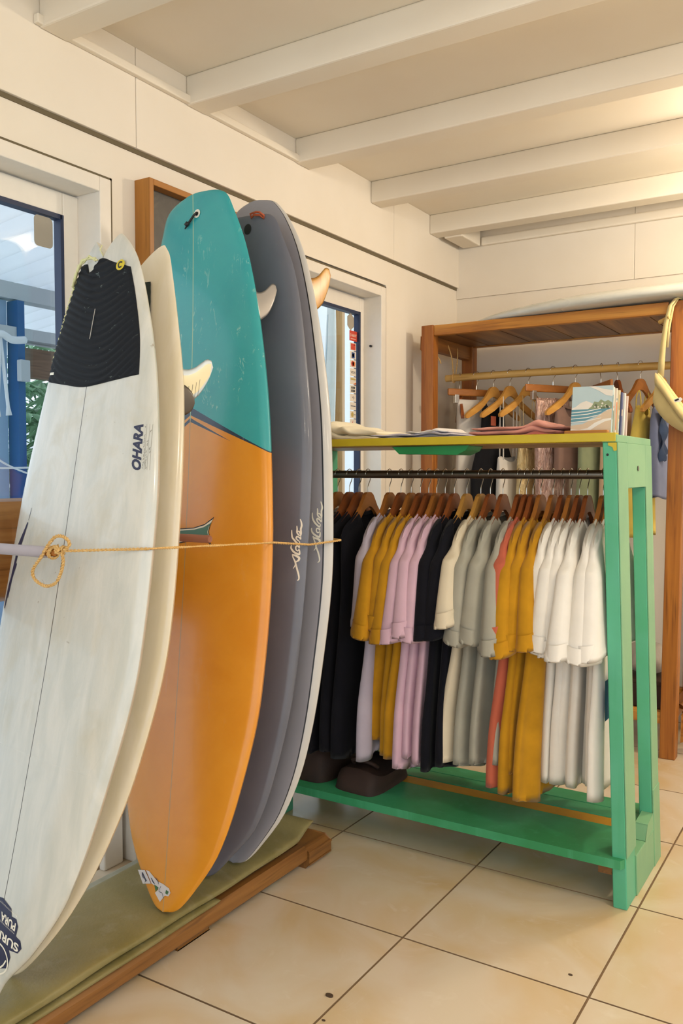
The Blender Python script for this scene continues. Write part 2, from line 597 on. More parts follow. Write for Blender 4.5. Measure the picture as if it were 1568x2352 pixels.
class Board:
    """shape of one surfboard standing on its nose: deck towards -y, tail up"""
    def __init__(s, pose, width, th, zb=.125, notch=0.0, nfrac=1.0):
        s.nx, s.ny, ax, ay, psi, s.L, s.rn, s.rt = pose
        a = Vector((ax, ay, 1)).normalized()
        n = Vector((0, -1, 0))
        n = (n - a * n.dot(a)).normalized()
        n = n * cos(psi) + a.cross(n) * sin(psi)
        b = n.cross(a)
        if b.x < 0:
            b = -b
        s.a, s.n, s.b = a, n, b
        s.w = round_tips(width, notch)
        s.tk = pchip([0, .04, .15, .35, .6, .85, 1], [.25, .4, .75, 1, 1, .7, .3])
        s.th = th
        s.notch = notch
        s.base = Vector((s.nx, s.ny, zb))
        s.zb = zb
        s.dz = 0
        s.dz = zb - min(p.z for t in (0, .004, .01, .02, .03, .05) for p in s.ring(t, 40)[0])
    def rock(s, t):
        return s.rn * max(0, 1 - t / .55) ** 2.3 + s.rt * max(0, min(1, (t - .55) / .45)) ** 2.2
    def axis(s, t):
        return s.base + s.a * (t * s.L) + s.n * (s.rock(t) - s.rock(0)) + Vector((0, 0, s.dz))
    def ring(s, t, K, phis=None):
        w, tk = s.w(t), s.th * s.tk(t)
        pts, uv = [], []
        c0 = s.axis(t)
        for p in (phis or [2 * pi * k / K for k in range(K)]):
            c, q = cos(p), sin(p)
            lx = math.copysign(abs(c) ** .85, c)
            hz = .6 * abs(q) ** .9 if q > 0 else -.4 * abs(q) ** .6
            cut = s.notch * (1 - abs(lx)) ** 1.3 * smoothstep(.86, 1.0, t)
            pts.append(c0 + s.b * (w * lx) + s.n * (tk * hz) - s.a * cut)
            uv.append((w * lx, t * s.L - cut))
        return pts, uv
    def deck(s, lat, y, off=.0009):
        """point on the deck, lat metres from the stringer, y metres from the nose"""
        t = max(0, min(1, y / s.L))
        w = s.w(t)
        r = min(1, abs(lat) / w)
        c = r ** (1 / .85)
        hz = .6 * sqrt(max(0, 1 - c * c)) ** .9
        k = s.th * s.tk(t)
        # outward offset along the local normal
        nd = s.n * sqrt(max(0, 1 - c * c)) + s.b * (math.copysign(c, lat))
        return s.axis(t) + s.b * lat + s.n * (k * hz) + nd.normalized() * off
    def bottom(s, lat, y, off=0.0):
        t = y / s.L
        w = s.w(t)
        c = min(1, abs(lat) / w) ** (1 / .85)
        return s.axis(t) + s.b * lat - s.n * (s.th * s.tk(t) * .4 * sqrt(max(0, 1 - c * c)) ** .6 + off)
    def mesh(s, name, mats, parent):
        f1 = math.acos(.912 ** (1 / .85))
        f2 = math.acos(.928 ** (1 / .85))
        K1 = 24
        phis = [f1 + (pi - 2 * f1) * k / K1 for k in range(K1 + 1)]
        phis += [pi - f2, pi - f2 * .5, pi]
        phis += [2 * pi - p for p in [pi - f2 * .5, pi - f2] + [pi - f1 - (pi - 2 * f1) * k / K1 for k in range(K1 + 1)] + [f2, f2 * .5]]
        phis += [0.0, f2 * .5, f2]
        ts = [.05 * (k / 9) ** 1.6 for k in range(10)] + [.05 + .88 * k / 64 for k in range(1, 65)] + [.93 + .07 * (1 - (1 - k / 16) ** 1.7) for k in range(1, 17)]
        rows, uvs = [], []
        for t in ts:
            p, u = s.ring(t, 0, phis)
            rows.append(p)
            uvs.append(u)
        m = MB().grid(rows, wrap=True, uvs=uvs)
        K = len(phis)
        mi = []
        for i in range(len(rows) - 1):
            for j in range(K):
                if j < K1:
                    mi.append(0)
                elif j == K1 or j == K - 1:
                    mi.append(1)
                else:
                    mi.append(2)
        m.mi = mi
        # close nose and tail: deck side joined to bottom side at equal lateral position
        dk = [K - 3, K - 2, K - 1] + list(range(K1 + 4))
        bt = [dk[-1]] + list(range(K1 + 4, K - 3)) + [dk[0]]
        bt = bt[::-1]
        for r in (0, len(rows) - 1):
            o = r * K
            for k in range(len(dk) - 1):
                q = []
                for i_ in (dk[k], dk[k + 1], bt[k + 1], bt[k]):
                    if o + i_ not in q:
                        q.append(o + i_)
                m.f.append(tuple(q) if r else tuple(reversed(q)))
                m.mi.append(0)
        return m.build(name, mats, parent, smooth=50)

class DecalMap:
    """flat print lying on a board's deck: polygons given in (lat, y)"""
    def __init__(s, board, off=.0009):
        s.b, s.off, s.m = board, off, MB()
    def poly(s, pts, maxe=.02):
        tri = tessellate_polygon([[Vector((p[0], p[1], 0)) for p in pts]])
        todo = [tuple(pts[i] for i in t) for t in tri]
        vs, fs = [], []
        while todo:
            t = todo.pop()
            e = [math.dist(t[i], t[(i + 1) % 3]) for i in range(3)]
            k = e.index(max(e))
            if e[k] > maxe:
                a, b_, c = t[k], t[(k + 1) % 3], t[(k + 2) % 3]
                md = ((a[0] + b_[0]) / 2, (a[1] + b_[1]) / 2)
                todo += [(a, md, c), (md, b_, c)]
                continue
            o = len(vs)
            vs += [s.b.deck(p[0], p[1], s.off) for p in t]
            fs.append((o, o + 1, o + 2))
        s.m.add(vs, fs)
        return s
    def stroke(s, pts, w, taper=True, sub=4, wl=1.0):
        P = []
        n = len(pts)
        for i in range(n - 1):
            p0, p1, p2, p3 = pts[max(i - 1, 0)], pts[i], pts[i + 1], pts[min(i + 2, n - 1)]
            for k in range(sub):
                t = k / sub
                P.append(tuple(.5 * (2 * p1[c] + (p2[c] - p0[c]) * t + (2 * p0[c] - 5 * p1[c] + 4 * p2[c] - p3[c]) * t * t
                                     + (3 * p1[c] - p0[c] - 3 * p2[c] + p3[c]) * t ** 3) for c in (0, 1)))
        P.append(pts[-1])
        rows = []
        for i, p in enumerate(P):
            q, r = P[max(i - 1, 0)], P[min(i + 1, len(P) - 1)]
            dx, dy = r[0] - q[0], r[1] - q[1]
            l = math.hypot(dx, dy) or 1
            f = i / (len(P) - 1)
            h = w / 2 * ((.35 + .65 * sin(pi * min(1, max(0, f))) ** .6) if taper else 1)
            rows.append([s.b.deck(p[0] - dy / l * h * wl, p[1] + dx / l * h, s.off), s.b.deck(p[0] + dy / l * h * wl, p[1] - dx / l * h, s.off)])
        s.m.grid(rows)
        return s
    def text(s, t, fn, **kw):
        vs, fs = text_data(t, **kw)
        s.m.add([s.b.deck(*fn(a, b_), s.off) for a, b_ in vs], fs)
        return s
    def build(s, name, mat, parent):
        return s.m.build(name, mat, parent)

B1 = Board([-1.563, 1.1005, .0161, .1855, -.168, 1.7014, .0578, .0307],
           [.0049, .0319, .1054, .1862, .2392, .2847, .2731, .2282, .1633, .1165, .0824, .0521], .06, notch=.05)
B2 = Board([-1.6219, 1.204, .012, .1739, -.029, 1.713, .0977, .0223],
           [.005, .0593, .1155, .1746, .2292, .2635, .2495, .2215, .1744, .1468, .1338, .1154], .058, notch=.10)
B3 = Board([-1.5274, 1.5942, -.0954, .1769, -.0801, 1.9669, .0567, .054],
           [.0219, .0919, .1631, .2185, .2671, .283, .2665, .2319, .1873, .1458, .1229, .0651], .065)
B4 = Board([-1.5795, 1.7942, -.0375, .1008, .0174, 1.8973, .0996, .0294],
           [.02, .0849, .1598, .2035, .2391, .2581, .2675, .2417, .2061, .1629, .143, .1115], .065)
B5 = Board([-1.5546, 1.9078, -.0562, .0948, -.0015, 1.9801, .0979, .0275],
           [.02, .0881, .157, .2102, .2447, .271, .2633, .2282, .1774, .1255, .0898, .0453], .065)

def foam_mat(name, c1, c2, stringer='#4a4236', wax=True, dirt=True, rough=.18):
    """glassed white foam: stringer line, wax streaks and yellowing, all flat colour"""
    g = G(name)
    uv, x, y = g.uv()
    mp = g.n('ShaderNodeMapping')
    mp.inputs['Scale'].default_value = (14, 3.2, 1)
    g.nt.links.new(uv, mp.inputs[0])
    f = g.noise(mp.outputs[0], 1.6, 5, .6, .7)
    f2 = g.noise(uv, 5.5, 4, .6, .9)
    c = g.mix(g.ramp(f, .35, .65), hx(c1), hx(c2))
    if dirt:
        zone = g.m('MULTIPLY', g.ramp(y, .50, .62), g.ramp(g.m('ABSOLUTE', x), .25, .2))
        c = g.mix(g.m('MULTIPLY', g.m('MULTIPLY', g.ramp(f2, .50, .72), .5), zone), c, hx('#bdb190'))
        f3 = g.noise(uv, 34, 3, .6, .5)
        c = g.mix(g.m('MULTIPLY', g.m('MULTIPLY', g.ramp(f3, .70, .76), .6), zone), c, hx('#7d6a4c'))
    wob = g.m('MULTIPLY', g.m('SUBTRACT', g.noise(uv, 40, 2), .5), .0016)
    ln = g.m('LESS_THAN', g.m('ABSOLUTE', g.m('ADD', x, wob)), .0013)
    c = g.mix(ln, c, hx(stringer))
    r = rough
    if wax:
        zone = g.m('MULTIPLY', g.ramp(y, .46, .60), g.ramp(g.m('ABSOLUTE', x), .27, .2))
        hgt = g.m('MULTIPLY', zone, g.noise(mp.outputs[0], 7, 4, .6, .5))
        g.bump(hgt, .5, .002)
        r = g.m('ADD', rough, g.m('MULTIPLY', zone, .22))
    return g.done(c, r, coat=.3)
m_foam1 = foam_mat('white_glassed_foam', '#c4c5bc', '#d3d1c7')
m_foam2 = foam_mat('cream_glassed_foam', '#e2d6ba', '#e7dcc6', stringer='#b8a27a', wax=False, dirt=False)

def teal_orange():
    g = G('teal_and_orange_resin')
    uv, x, y = g.uv()
    ax = g.m('ABSOLUTE', x)
    f = g.noise(uv, 4.5, 4, .6, .6)
    teal = g.mix(g.ramp(f, .3, .7), hx('#2f9aa0'), hx('#3aa5a6'))
    mp = g.n('ShaderNodeMapping')
    mp.inputs['Scale'].default_value = (26, 9, 1)
    g.nt.links.new(uv, mp.inputs[0])
    sc = g.noise(mp.outputs[0], 1.7, 6, .72, 1.2)
    zone = g.m('MULTIPLY', g.ramp(g.noise(uv, 6, 2), .45, .62), g.ramp(y, 1.98, 1.7))
    teal = g.mix(g.m('MULTIPLY', g.m('MULTIPLY', g.ramp(sc, .59, .64), .8), zone), teal, hx('#a9d6c8'))
    orange = g.mix(g.ramp(f, .3, .7), hx('#e2972a'), hx('#d98a1e'))
    orange = g.mix(g.m('MULTIPLY', g.ramp(g.noise(mp.outputs[0], .6, 5, .7, .8), .60, .75), .28), orange, hx('#dba56b'))
    dark = g.mix(g.ramp(sc, .60, .66), hx('#25354a'), hx('#4b6076'))
    edge = g.m('SUBTRACT', 1.3365, g.m('MULTIPLY', ax, .575))         # the V where teal ends
    band = g.m('MAXIMUM', .0035, g.m('SUBTRACT', .024, g.m('MULTIPLY', ax, .086)))
    lo = g.m('SUBTRACT', edge, band)
    l2 = g.m('SUBTRACT', g.m('SUBTRACT', 1.305, g.m('MULTIPLY', ax, .56)), 0)
    b2 = g.m('SUBTRACT', .0115, g.m('MULTIPLY', ax, .074))
    c = orange
    in2 = g.m('MULTIPLY', g.m('LESS_THAN', y, l2), g.m('GREATER_THAN', y, g.m('SUBTRACT', l2, b2)))
    c = g.mix(g.m('MULTIPLY', in2, g.m('GREATER_THAN', b2, 0)), c, dark)
    c = g.mix(g.m('GREATER_THAN', y, lo), c, dark)
    c = g.mix(g.m('GREATER_THAN', y, edge), c, teal)
    st = g.m('LESS_THAN', ax, .0016)
    c = g.mix(st, c, g.mix(g.m('GREATER_THAN', y, 1.30), hx('#b9935a'), hx('#9fbf9a')))
    g.bump(g.noise(uv, 3, 2), .05, .01)
    return g.done(c, .26, coat=.12)
m_teal = teal_orange()

def resin(name, c1, c2, rough=.3):
    g = G(name)
    uv, x, y = g.uv()
    f = g.noise(uv, 4, 4, .6, .4)
    return g.done(g.mix(g.ramp(f, .3, .7), hx(c1), hx(c2)), rough, coat=.2)
m_grey = resin('dark_slate_resin', '#60626d', '#6a6c76', .42)
m_grey5 = resin('mid_slate_resin', '#8d8b92', '#96949a', .38)
m_rail = resin('pale_grey_resin', '#c4c1bb', '#cfcbc3', .3)
m_pin = resin('black_pinline', '#101114', '#16171a', .3)

GR = 'surfboards standing nose down on the olive mat'
# --- board 1, white with black traction pad
sb1 = thing('surfboard', 'white swallow-tail surfboard with black grooved tail pad, nearest of the row', 'surfboard', (B1.nx, B1.ny, .125), group=GR)
B1.mesh('board', [m_foam1, m_foam1, m_foam1], sb1)

def pad_mat(name, c):
    g = G(name)
    uv, x, y = g.uv()
    v = g.coord('World')
    f = g.noise(v, 60, 4, .65, .6)
    c1 = g.mix(g.ramp(f, .66, .72), hx(c), hx('#6d7a78'))
    g.bump(g.noise(v, 900, 1), .3, .0006)
    return g.done(c1, .8, spec=.3)
m_pad = pad_mat('black_eva_foam', '#15191f')
left = pchip([1.33, 1.40, 1.45, 1.52, 1.61, 1.66], [-.188, -.196, -.190, -.160, -.118, -.100])
right = pchip([1.33, 1.36, 1.43, 1.54, 1.615, 1.66], [.186, .183, .172, .137, .105, .085])
ytop = pchip([0, .18, .30, .5, .75, 1.0], [1.652, 1.648, 1.622, 1.650, 1.632, 1.612])
ybot = pchip([0, .25, .5, .8, 1.0], [1.376, 1.358, 1.345, 1.352, 1.360])
rows = []
NR, NCc = 150, 56
for i in range(NR + 1):
    r = []
    for j in range(NCc + 1):
        f = j / NCc
        y = ybot(f) + (ytop(f) - ybot(f)) * i / NR
        lat = left(y) + (right(y) - left(y)) * f
        rag = .004 * sin(y * 190) * (1 if j == 0 else 0) * smoothstep(1.42, 1.5, y)
        q = y - 1.345 - 2.3 * lat * lat + .02 * sin(14 * lat) * .3 + .004 * sin(31 * lat + 9 * y)
        ridge = abs(sin(q * pi / .0175))
        e = min(1, min(i, NR - i) / 2, min(j, NCc - j) / 1.5)
        r.append(B1.deck(lat + rag, y, .0008 + e * (.0012 + .0040 * ridge ** 1.3)))
    rows.append(r)
pad = MB().grid(rows).build('traction_pad', m_pad, sb1, smooth=True)
dm = DecalMap(B1, .0062)
m_ybadge = flat('yellow_badge_print', '#d8c32e', .5)
dm.poly([(.074 + .0135 * cos(k * pi / 10), 1.6185 + .0125 * sin(k * pi / 10)) for k in range(20)])
dm.build('badge', m_ybadge, pad)
dm = DecalMap(B1, .0069)
dm.stroke([(.079, 1.6235), (.071, 1.6245), (.068, 1.6185), (.072, 1.6125), (.079, 1.614)], .0034, taper=False)
dm.build('badge_mark', m_black, pad)
dm = DecalMap(B1, .0062)
dm.poly([(-.178, 1.391), (-.152, 1.388), (-.152, 1.394), (-.178, 1.397)])
dm.build('pad_label', m_whiteprint, pad)
dm = DecalMap(B1, .0080)
dm.stroke([(.006, 1.525), (.003, 1.49), (.0, 1.455)], .003, taper=False)
dm.build('pad_label', m_stick, pad)
# torn cream edge of the pad and the knotted leash string
tub = MB()
for k in range(26):
    y = 1.43 + .195 * k / 26
    lat = left(y) - .001
    p = B1.deck(lat, y, .002)
    q = B1.deck(lat - .004, y + .005 + .003 * sin(k * 2.1), .003)
    tub.tube([p, (p + q) / 2 + Vector((0, -.001, .001)), q], .0028, 6)
m_frayed = mottled('frayed_yellow_foam', '#e2ddb0', '#d8dc9a', 120, .9)
tub.build('torn_edge', m_frayed, pad, smooth=True)
pts = [B1.deck(-.010, 1.643, .012), B1.deck(-.03, 1.652, .016), B1.deck(-.055, 1.648, .018), B1.deck(-.075, 1.640, .016), B1.deck(-.098, 1.628, .012), B1.deck(-.118, 1.604, .008)]
tub = MB()
for s_ in (0, 1, 2):
    tub.tube([p + Vector((.003 * sin(2.2 * i + 2.1 * s_), -.002 * cos(2.2 * i + 2.1 * s_), .003 * cos(3 * i + s_ * 2))) for i, p in enumerate(pts)], .0026, 6)
tub.tube([B1.deck(.004, 1.652, .004), B1.deck(.000, 1.665, .012), B1.deck(.004, 1.676, .010)], .0012, 5)
tub.build('leash_string', m_frayed, sb1, smooth=True)

# maker's lettering along the right rail
dm = DecalMap(B1)
dm.text('OHARA', lambda a, b_: (.2295 - .0265 * b_ - .012 * a, 1.151 + .099 * a), shear=.28, bold=.045)
dm.build('lettering', m_navy, sb1)
dm = DecalMap(B1)
m_pencil = flat('grey_pencil', '#7c766a', .6)
for i, lt in enumerate((.2375, .2445, .2505)):
    dm.stroke([(lt, 1.152), (lt - .006, 1.20), (lt - .012, 1.251)], .0007, taper=False, wl=.6)
rnd = random.Random(4)
for i, lt in enumerate((.2335, .2405, .2470)):
    y = 1.155
    while y < 1.244:
        l = rnd.uniform(.002, .006)
        if rnd.random() < (.95, .55, .5)[i]:
            k = (y - 1.152) / .1 * .012
            dm.stroke([(lt - k + rnd.uniform(-.0014, .0014), y), (lt - k + rnd.uniform(-.002, .002), y + l * .5), (lt - k + rnd.uniform(-.0014, .0014), y + l)], .0009, taper=False, sub=2)
        y += l + rnd.uniform(.001, .003)
dm.build('handwriting', m_pencil, sb1)
# dark sticker near the nose, words upside down
dm = DecalMap(B1)
dm.poly([(.02, .088), (.052, .098), (.058, .122), (.050, .134), (.078, .136), (.088, .148), (.082, .162), (.066, .166), (.068, .186), (.058, .198), (.040, .198), (.034, .212), (-.004, .222), (-.040, .216), (-.058, .16), (-.030, .10)])
st = dm.build('sticker', m_navy, sb1)
dm = DecalMap(B1, .0016)
dm.text('PURA', lambda a, b_: (.0605 - .060 * a, .1905 - .0165 * b_ + .006 * a), bold=.03)
dm.text('SURF S', lambda a, b_: (.079 - .105 * a, .1545 - .0165 * b_ + .010 * a), bold=.03)
dm.build('lettering', m_whiteprint, st)
dm = DecalMap(B1, .0016)
dm.stroke([(.010 + .042 * cos(k * pi / 12), .106 + .030 * sin(k * pi / 12)) for k in range(-9, 12)], .0032, taper=False)
dm.build('emblem_ring', m_whiteprint, st)
dm = DecalMap(B1, .0016)
dm.stroke([(-.03, .11), (-.005, .128), (.018, .118), (.022, .104), (.010, .098), (.012, .108)], .0035, taper=False)
dm.build('emblem_wave', m_whiteprint, st)
dm = DecalMap(B1, .0016)
dm.stroke([(-.02, .09), (.008, .086), (.034, .096), (.046, .112)], .0035, taper=False)
dm.build('emblem_curl', m_whiteprint, st)
dm = DecalMap(B1, .0016)
for i, lt in enumerate((.172, .206)):
    for k in range(14):
        a0 = .060 - .0052 * k
        dm.stroke([(a0, lt + .0007 * k - .003), (a0 - .002, lt + .0007 * k), (a0 - .003, lt + .0007 * k - .003)], .0008, taper=False, sub=1)
dm.build('small_print', m_whiteprint, st)
# dark brushed mark on the left rail
dm = DecalMap(B1)
dm.stroke([(-0.174, 1.065), (-0.177, 1.05), (-0.182, 1.035)], .0022)
for i in range(7):
    o = i * .007
    dm.stroke([(-0.183 - o * .7, 1.030 - o * 1.2), (-0.194 - o * .8, 1.008 - o), (-0.204 - o * .5, .985 - o), (-0.214 - o * .5, .962 - o * 1.5), (-0.224 - o * .3, .93 - o * 2)], .0110 - .0006 * i)
dm.stroke([(-0.214, .930), (-0.228, .905), (-0.240, .878), (-0.246, .85), (-0.250, .82)], .012)
dm.build('brush_mark', m_navy, sb1)

# --- board 2, cream
sb2 = thing('surfboard', 'plain cream swallow-tail surfboard with a cream fin, second in the row', 'surfboard', (B2.nx, B2.ny, .125), group=GR)
B2.mesh('board', [m_foam2, m_foam2, m_foam2], sb2)
m_padg = pad_mat('dark_green_eva_foam', '#2c332b')
rows = []
for i in range(40):
    y = 1.36 + .26 * i / 39
    t = y / B2.L
    rows.append([B2.deck(B2.w(t) * (.0 + .60 * j / 14), y, .003 + .002 * abs(sin(i * .9))) for j in range(15)])
MB().grid(rows).build('traction_pad', m_padg, sb2, smooth=True)

def fin_on(board, parent, lat, y, base, h, sweep, mats, cant=0.0, th=.007, name='fin', rim=False, lines=0, rounded=False):
    """curved surfboard fin rooted on the bottom face; grows away from the deck, sweeps towards the tail"""
    fr, bk = [], []
    N = 14
    lef = pchip([0, .25, .45, .7, .88, .96, 1], [0, .12, .26, .49, .84, 1.06, 1.26])
    tef = pchip([0, .3, .54, .71, .84, .93, 1], [1.0, 1.01, 1.13, 1.31, 1.42, 1.42, 1.28])
    if rounded:
        lef = lambda v: .5 - .5 * sqrt(max(.0004, 1 - v * v))
        tef = lambda v: .5 + .5 * sqrt(max(.0004, 1 - v * v))
    for i in range(N + 1):
        v = 1 - (1 - i / N) ** 1.5
        fr.append(((lef(v) - .5) * base, v * h))
        bk.append(((tef(v) - .5) * base, v * h))
    nn = -board.n
    side = (board.b * cos(0)).normalized()
    up = (nn * cos(cant) + side * sin(cant)).normalized()
    root = board.bottom(lat, y, 0)
    cross = up.cross(board.a).normalized()
    rows, uvs = [], []
    M_ = 12
    for i in range(N + 1):
        l, t_ = fr[i][0], bk[i][0]
        row, uu = [], []
        for k in range(2 * M_):
            f = k / M_ if k <= M_ else 2 - k / M_
            sg = 1 if k < M_ else -1
            d = th * .5 * (1 - .75 * i / N) * sqrt(max(0, sin(pi * f))) * sg
            row.append(root - up * .004 + board.a * (l + (t_ - l) * f) + up * fr[i][1] + cross * d)
            uu.append((f, i / N))
        rows.append(row)
        uvs.append(uu)
    m = MB().grid(rows, wrap=True, uvs=uvs)
    n2 = 2 * M_
    o = N * n2
    for k in range(1, M_):
        m.f.append((o + k - 1 if k > 1 else o, o + k, o + n2 - k, o + (n2 - k + 1) % n2))
        m.mi.append(0)
    fo = m.build(name, mats, parent, smooth=True)
    return fo, (root, up, cross, fr, bk)

def rim_fin_mat():
    g = G('cream_fin_with_white_rim')
    uv, x, y = g.uv()
    d = g.m('MINIMUM', g.m('MINIMUM', x, g.m('SUBTRACT', 1, x)), g.m('MULTIPLY', g.m('SUBTRACT', 1.0, y), 1.2))
    lin = g.m('MULTIPLY', g.m('LESS_THAN', g.m('FRACT', g.m('MULTIPLY', y, 13)), .12), g.m('MULTIPLY', g.m('LESS_THAN', y, .55), g.m('LESS_THAN', x, .5)))
    c = g.mix(g.m('GREATER_THAN', d, .17), hx('#c6d2d8'), hx('#e6dcb6'))
    c = g.mix(lin, c, hx('#2a2b28'))
    return g.done(c, .25)
m_finrim = rim_fin_mat()
m_findark = flat('dark_brown_fin', '#4a4138', .35)
m_finsilver = flat('silver_grey_fin', '#a9a49f', .22, .35)
m_finwood = wood('honey_wood_fin', '#d8ac66', '#c28d44', '#8f6230', 'z', .3)
fin_on(B2, sb2, .165, 1.365, .105, .120, .075, m_finrim, cant=.14)
fin_on(B2, sb2, .196, 1.335, .078, .046, .02, m_findark, cant=.25, th=.012, rounded=True)

# --- board 3, teal above orange
sb3 = thing('surfboard', 'teal and orange surfboard with dark V stripe, third in the row', 'surfboard', (B3.nx, B3.ny, .125), group=GR)
B3.mesh('board', [m_teal, m_teal, m_teal], sb3)
fin_on(B3, sb3, .185, 1.60, .10, .092, .05, m_finsilver, cant=.18)
dm = DecalMap(B3, .0015)
dm.poly([(.017 + .0125 * cos(k * pi / 12), 1.9035 + .0125 * sin(k * pi / 12)) for k in range(24)])
lp = dm.build('leash_plug', m_whiteprint, sb3)
dm = DecalMap(B3, .0022)
dm.poly([(.017 + .006 * cos(k * pi / 12), 1.9025 + .006 * sin(k * pi / 12)) for k in range(24)])
dm.build('plug_hole', m_black, lp)
tb = MB()
tb.tube([B3.deck(.018, 1.906, .003), B3.deck(.010, 1.897, .008), B3.deck(-.006, 1.887, .006), B3.deck(-.018, 1.8785, .006), B3.deck(-.030, 1.870, .004)], [.0030, .0032, .0034, .0030, .0018], 8)
tb.tube([B3.deck(-.014, 1.883, .007), B3.deck(-.022, 1.876, .008)], .0062, 8)
tb.build('leash_string', m_black, lp, smooth=True)
# star-shaped emblem and torn paper sticker
m_emb = flat('dull_green_print', '#4e7a68', .4)
dm = DecalMap(B3, .0008)
star = [(.106, 1.0165), (.094, .999), (.088, .978), (.092, .962), (.098, .940), (.078, .951), (.03, .956), (-.05, .950), (-.05, .994), (.03, .992), (.072, .999)]
dm.poly(star)
em = dm.build('emblem', m_black, sb3)
dm = DecalMap(B3, .0012)
cx = sum(p[0] for p in star) / len(star); cy = .974
dm.poly([(cx + (p[0] - cx) * .93, cy + (p[1] - cy) * .86) for p in star])
dm.build('emblem_line', m_whiteprint, em)
dm = DecalMap(B3, .0016)
dm.poly([(cx + (p[0] - cx) * .86, cy + (p[1] - cy) * .66) for p in star])
dm.build('emblem_fill', m_emb, em)
m_scrap = flat('torn_sticker_paper', '#d8d0cc', .6)
m_leaf = flat('sticker_green_print', '#3f6a3a', .5)
scr = MB()
a = [B3.deck(l, y, o) for l, y, o in ((-.105, .083, .010), (-.078, .089, .004), (-.050, .060, .003), (-.082, .052, .009))]
scr.add(a, [(0, 1, 2, 3)])
dd = DecalMap(B3, .0014)
dd.poly([(-.078, .089), (-.062, .088), (-.028, .070), (-.006, .067), (.018, .060), (.024, .050), (.018, .041), (.004, .040), (-.012, .022), (-.034, .040), (-.020, .052), (-.040, .058), (-.050, .060)])
scr.add(dd.m.v, dd.m.f)
sc_o = scr.build('torn_sticker', m_scrap, sb3)
dm = DecalMap(B3, .0020)
dm.poly([(-.038, .060), (-.020, .056), (-.030, .043)])
dm.build('sticker_print', m_leaf, sc_o)
dm = DecalMap(B3, .0020)
dm.poly([(.008, .055), (.018, .052), (.014, .044), (.006, .046)])
dm.build('sticker_print', m_leaf, sc_o)
dm = DecalMap(B3, .0022)
dm.stroke([(-.052, .074), (-.044, .066), (-.036, .062)], .003)
dm.stroke([(-.036, .078), (-.024, .070), (-.022, .063)], .002)
dm.stroke([(-.012, .060), (-.018, .047), (-.006, .045), (.0, .034)], .0012, taper=False)
# the "$"-like mark lies on the lifted flap
dm.build('sticker_lines', m_navy, sc_o)
fl = MB()
def flap(u, v):
    p = a[0].lerp(a[1], u); q = a[3].lerp(a[2], u)
    n_ = (a[1] - a[0]).cross(a[3] - a[0]).normalized()
    if n_.y > 0:
        n_ = -n_
    return p.lerp(q, v) + n_ * .0008
for seg in ([(.46, .2), (.52, .82)], [(.56, .18), (.62, .80)], [(.46, .26), (.34, .42), (.40, .60), (.54, .58)], [(.36, .88), (.70, .74)]):
    fl.tube([flap(*s_) for s_ in seg], .0007, 5)
fl.build('sticker_lines', m_navy, sc_o)

ALOHA4 = [([(0.24, 0.8276), (0.244, 0.8323), (0.243, 0.844), (0.239, 0.8581), (0.235, 0.8722), (0.232, 0.8817), (0.227, 0.8911), (0.224, 0.9005)], 0.0033), ([(0.228, 0.8605), (0.233, 0.8699), (0.235, 0.8793), (0.239, 0.8817), (0.243, 0.8887), (0.244, 0.8934)], 0.0025), ([(0.224, 0.9005), (0.23, 0.8981), (0.236, 0.8958), (0.243, 0.8911), (0.242, 0.884), (0.238, 0.8817)], 0.0043), ([(0.221, 0.9263), (0.22, 0.9193), (0.222, 0.9146), (0.228, 0.9075), (0.236, 0.9028), (0.243, 0.9005), (0.244, 0.9075), (0.243, 0.9146)], 0.0038), ([(0.243, 0.9169), (0.239, 0.9099), (0.234, 0.9146), (0.234, 0.9216), (0.239, 0.924), (0.243, 0.9193), (0.243, 0.9263)], 0.0028), ([(0.221, 0.9686), (0.221, 0.9592), (0.223, 0.9475), (0.229, 0.9404), (0.235, 0.9334), (0.242, 0.9287), (0.244, 0.9357)], 0.0035), ([(0.244, 0.9357), (0.238, 0.9404), (0.234, 0.9451), (0.236, 0.9498), (0.243, 0.9475), (0.246, 0.9428), (0.246, 0.9522)], 0.003), ([(0.246, 0.9522), (0.241, 0.9545), (0.236, 0.9616), (0.236, 0.971), (0.235, 0.9804)], 0.003), ([(0.247, 0.9522), (0.242, 0.9639), (0.237, 0.9639)], 0.0028), ([(0.246, 0.9522), (0.247, 0.9592), (0.246, 0.971), (0.248, 0.9804), (0.247, 0.9898), (0.244, 0.9992)], 0.0033)]
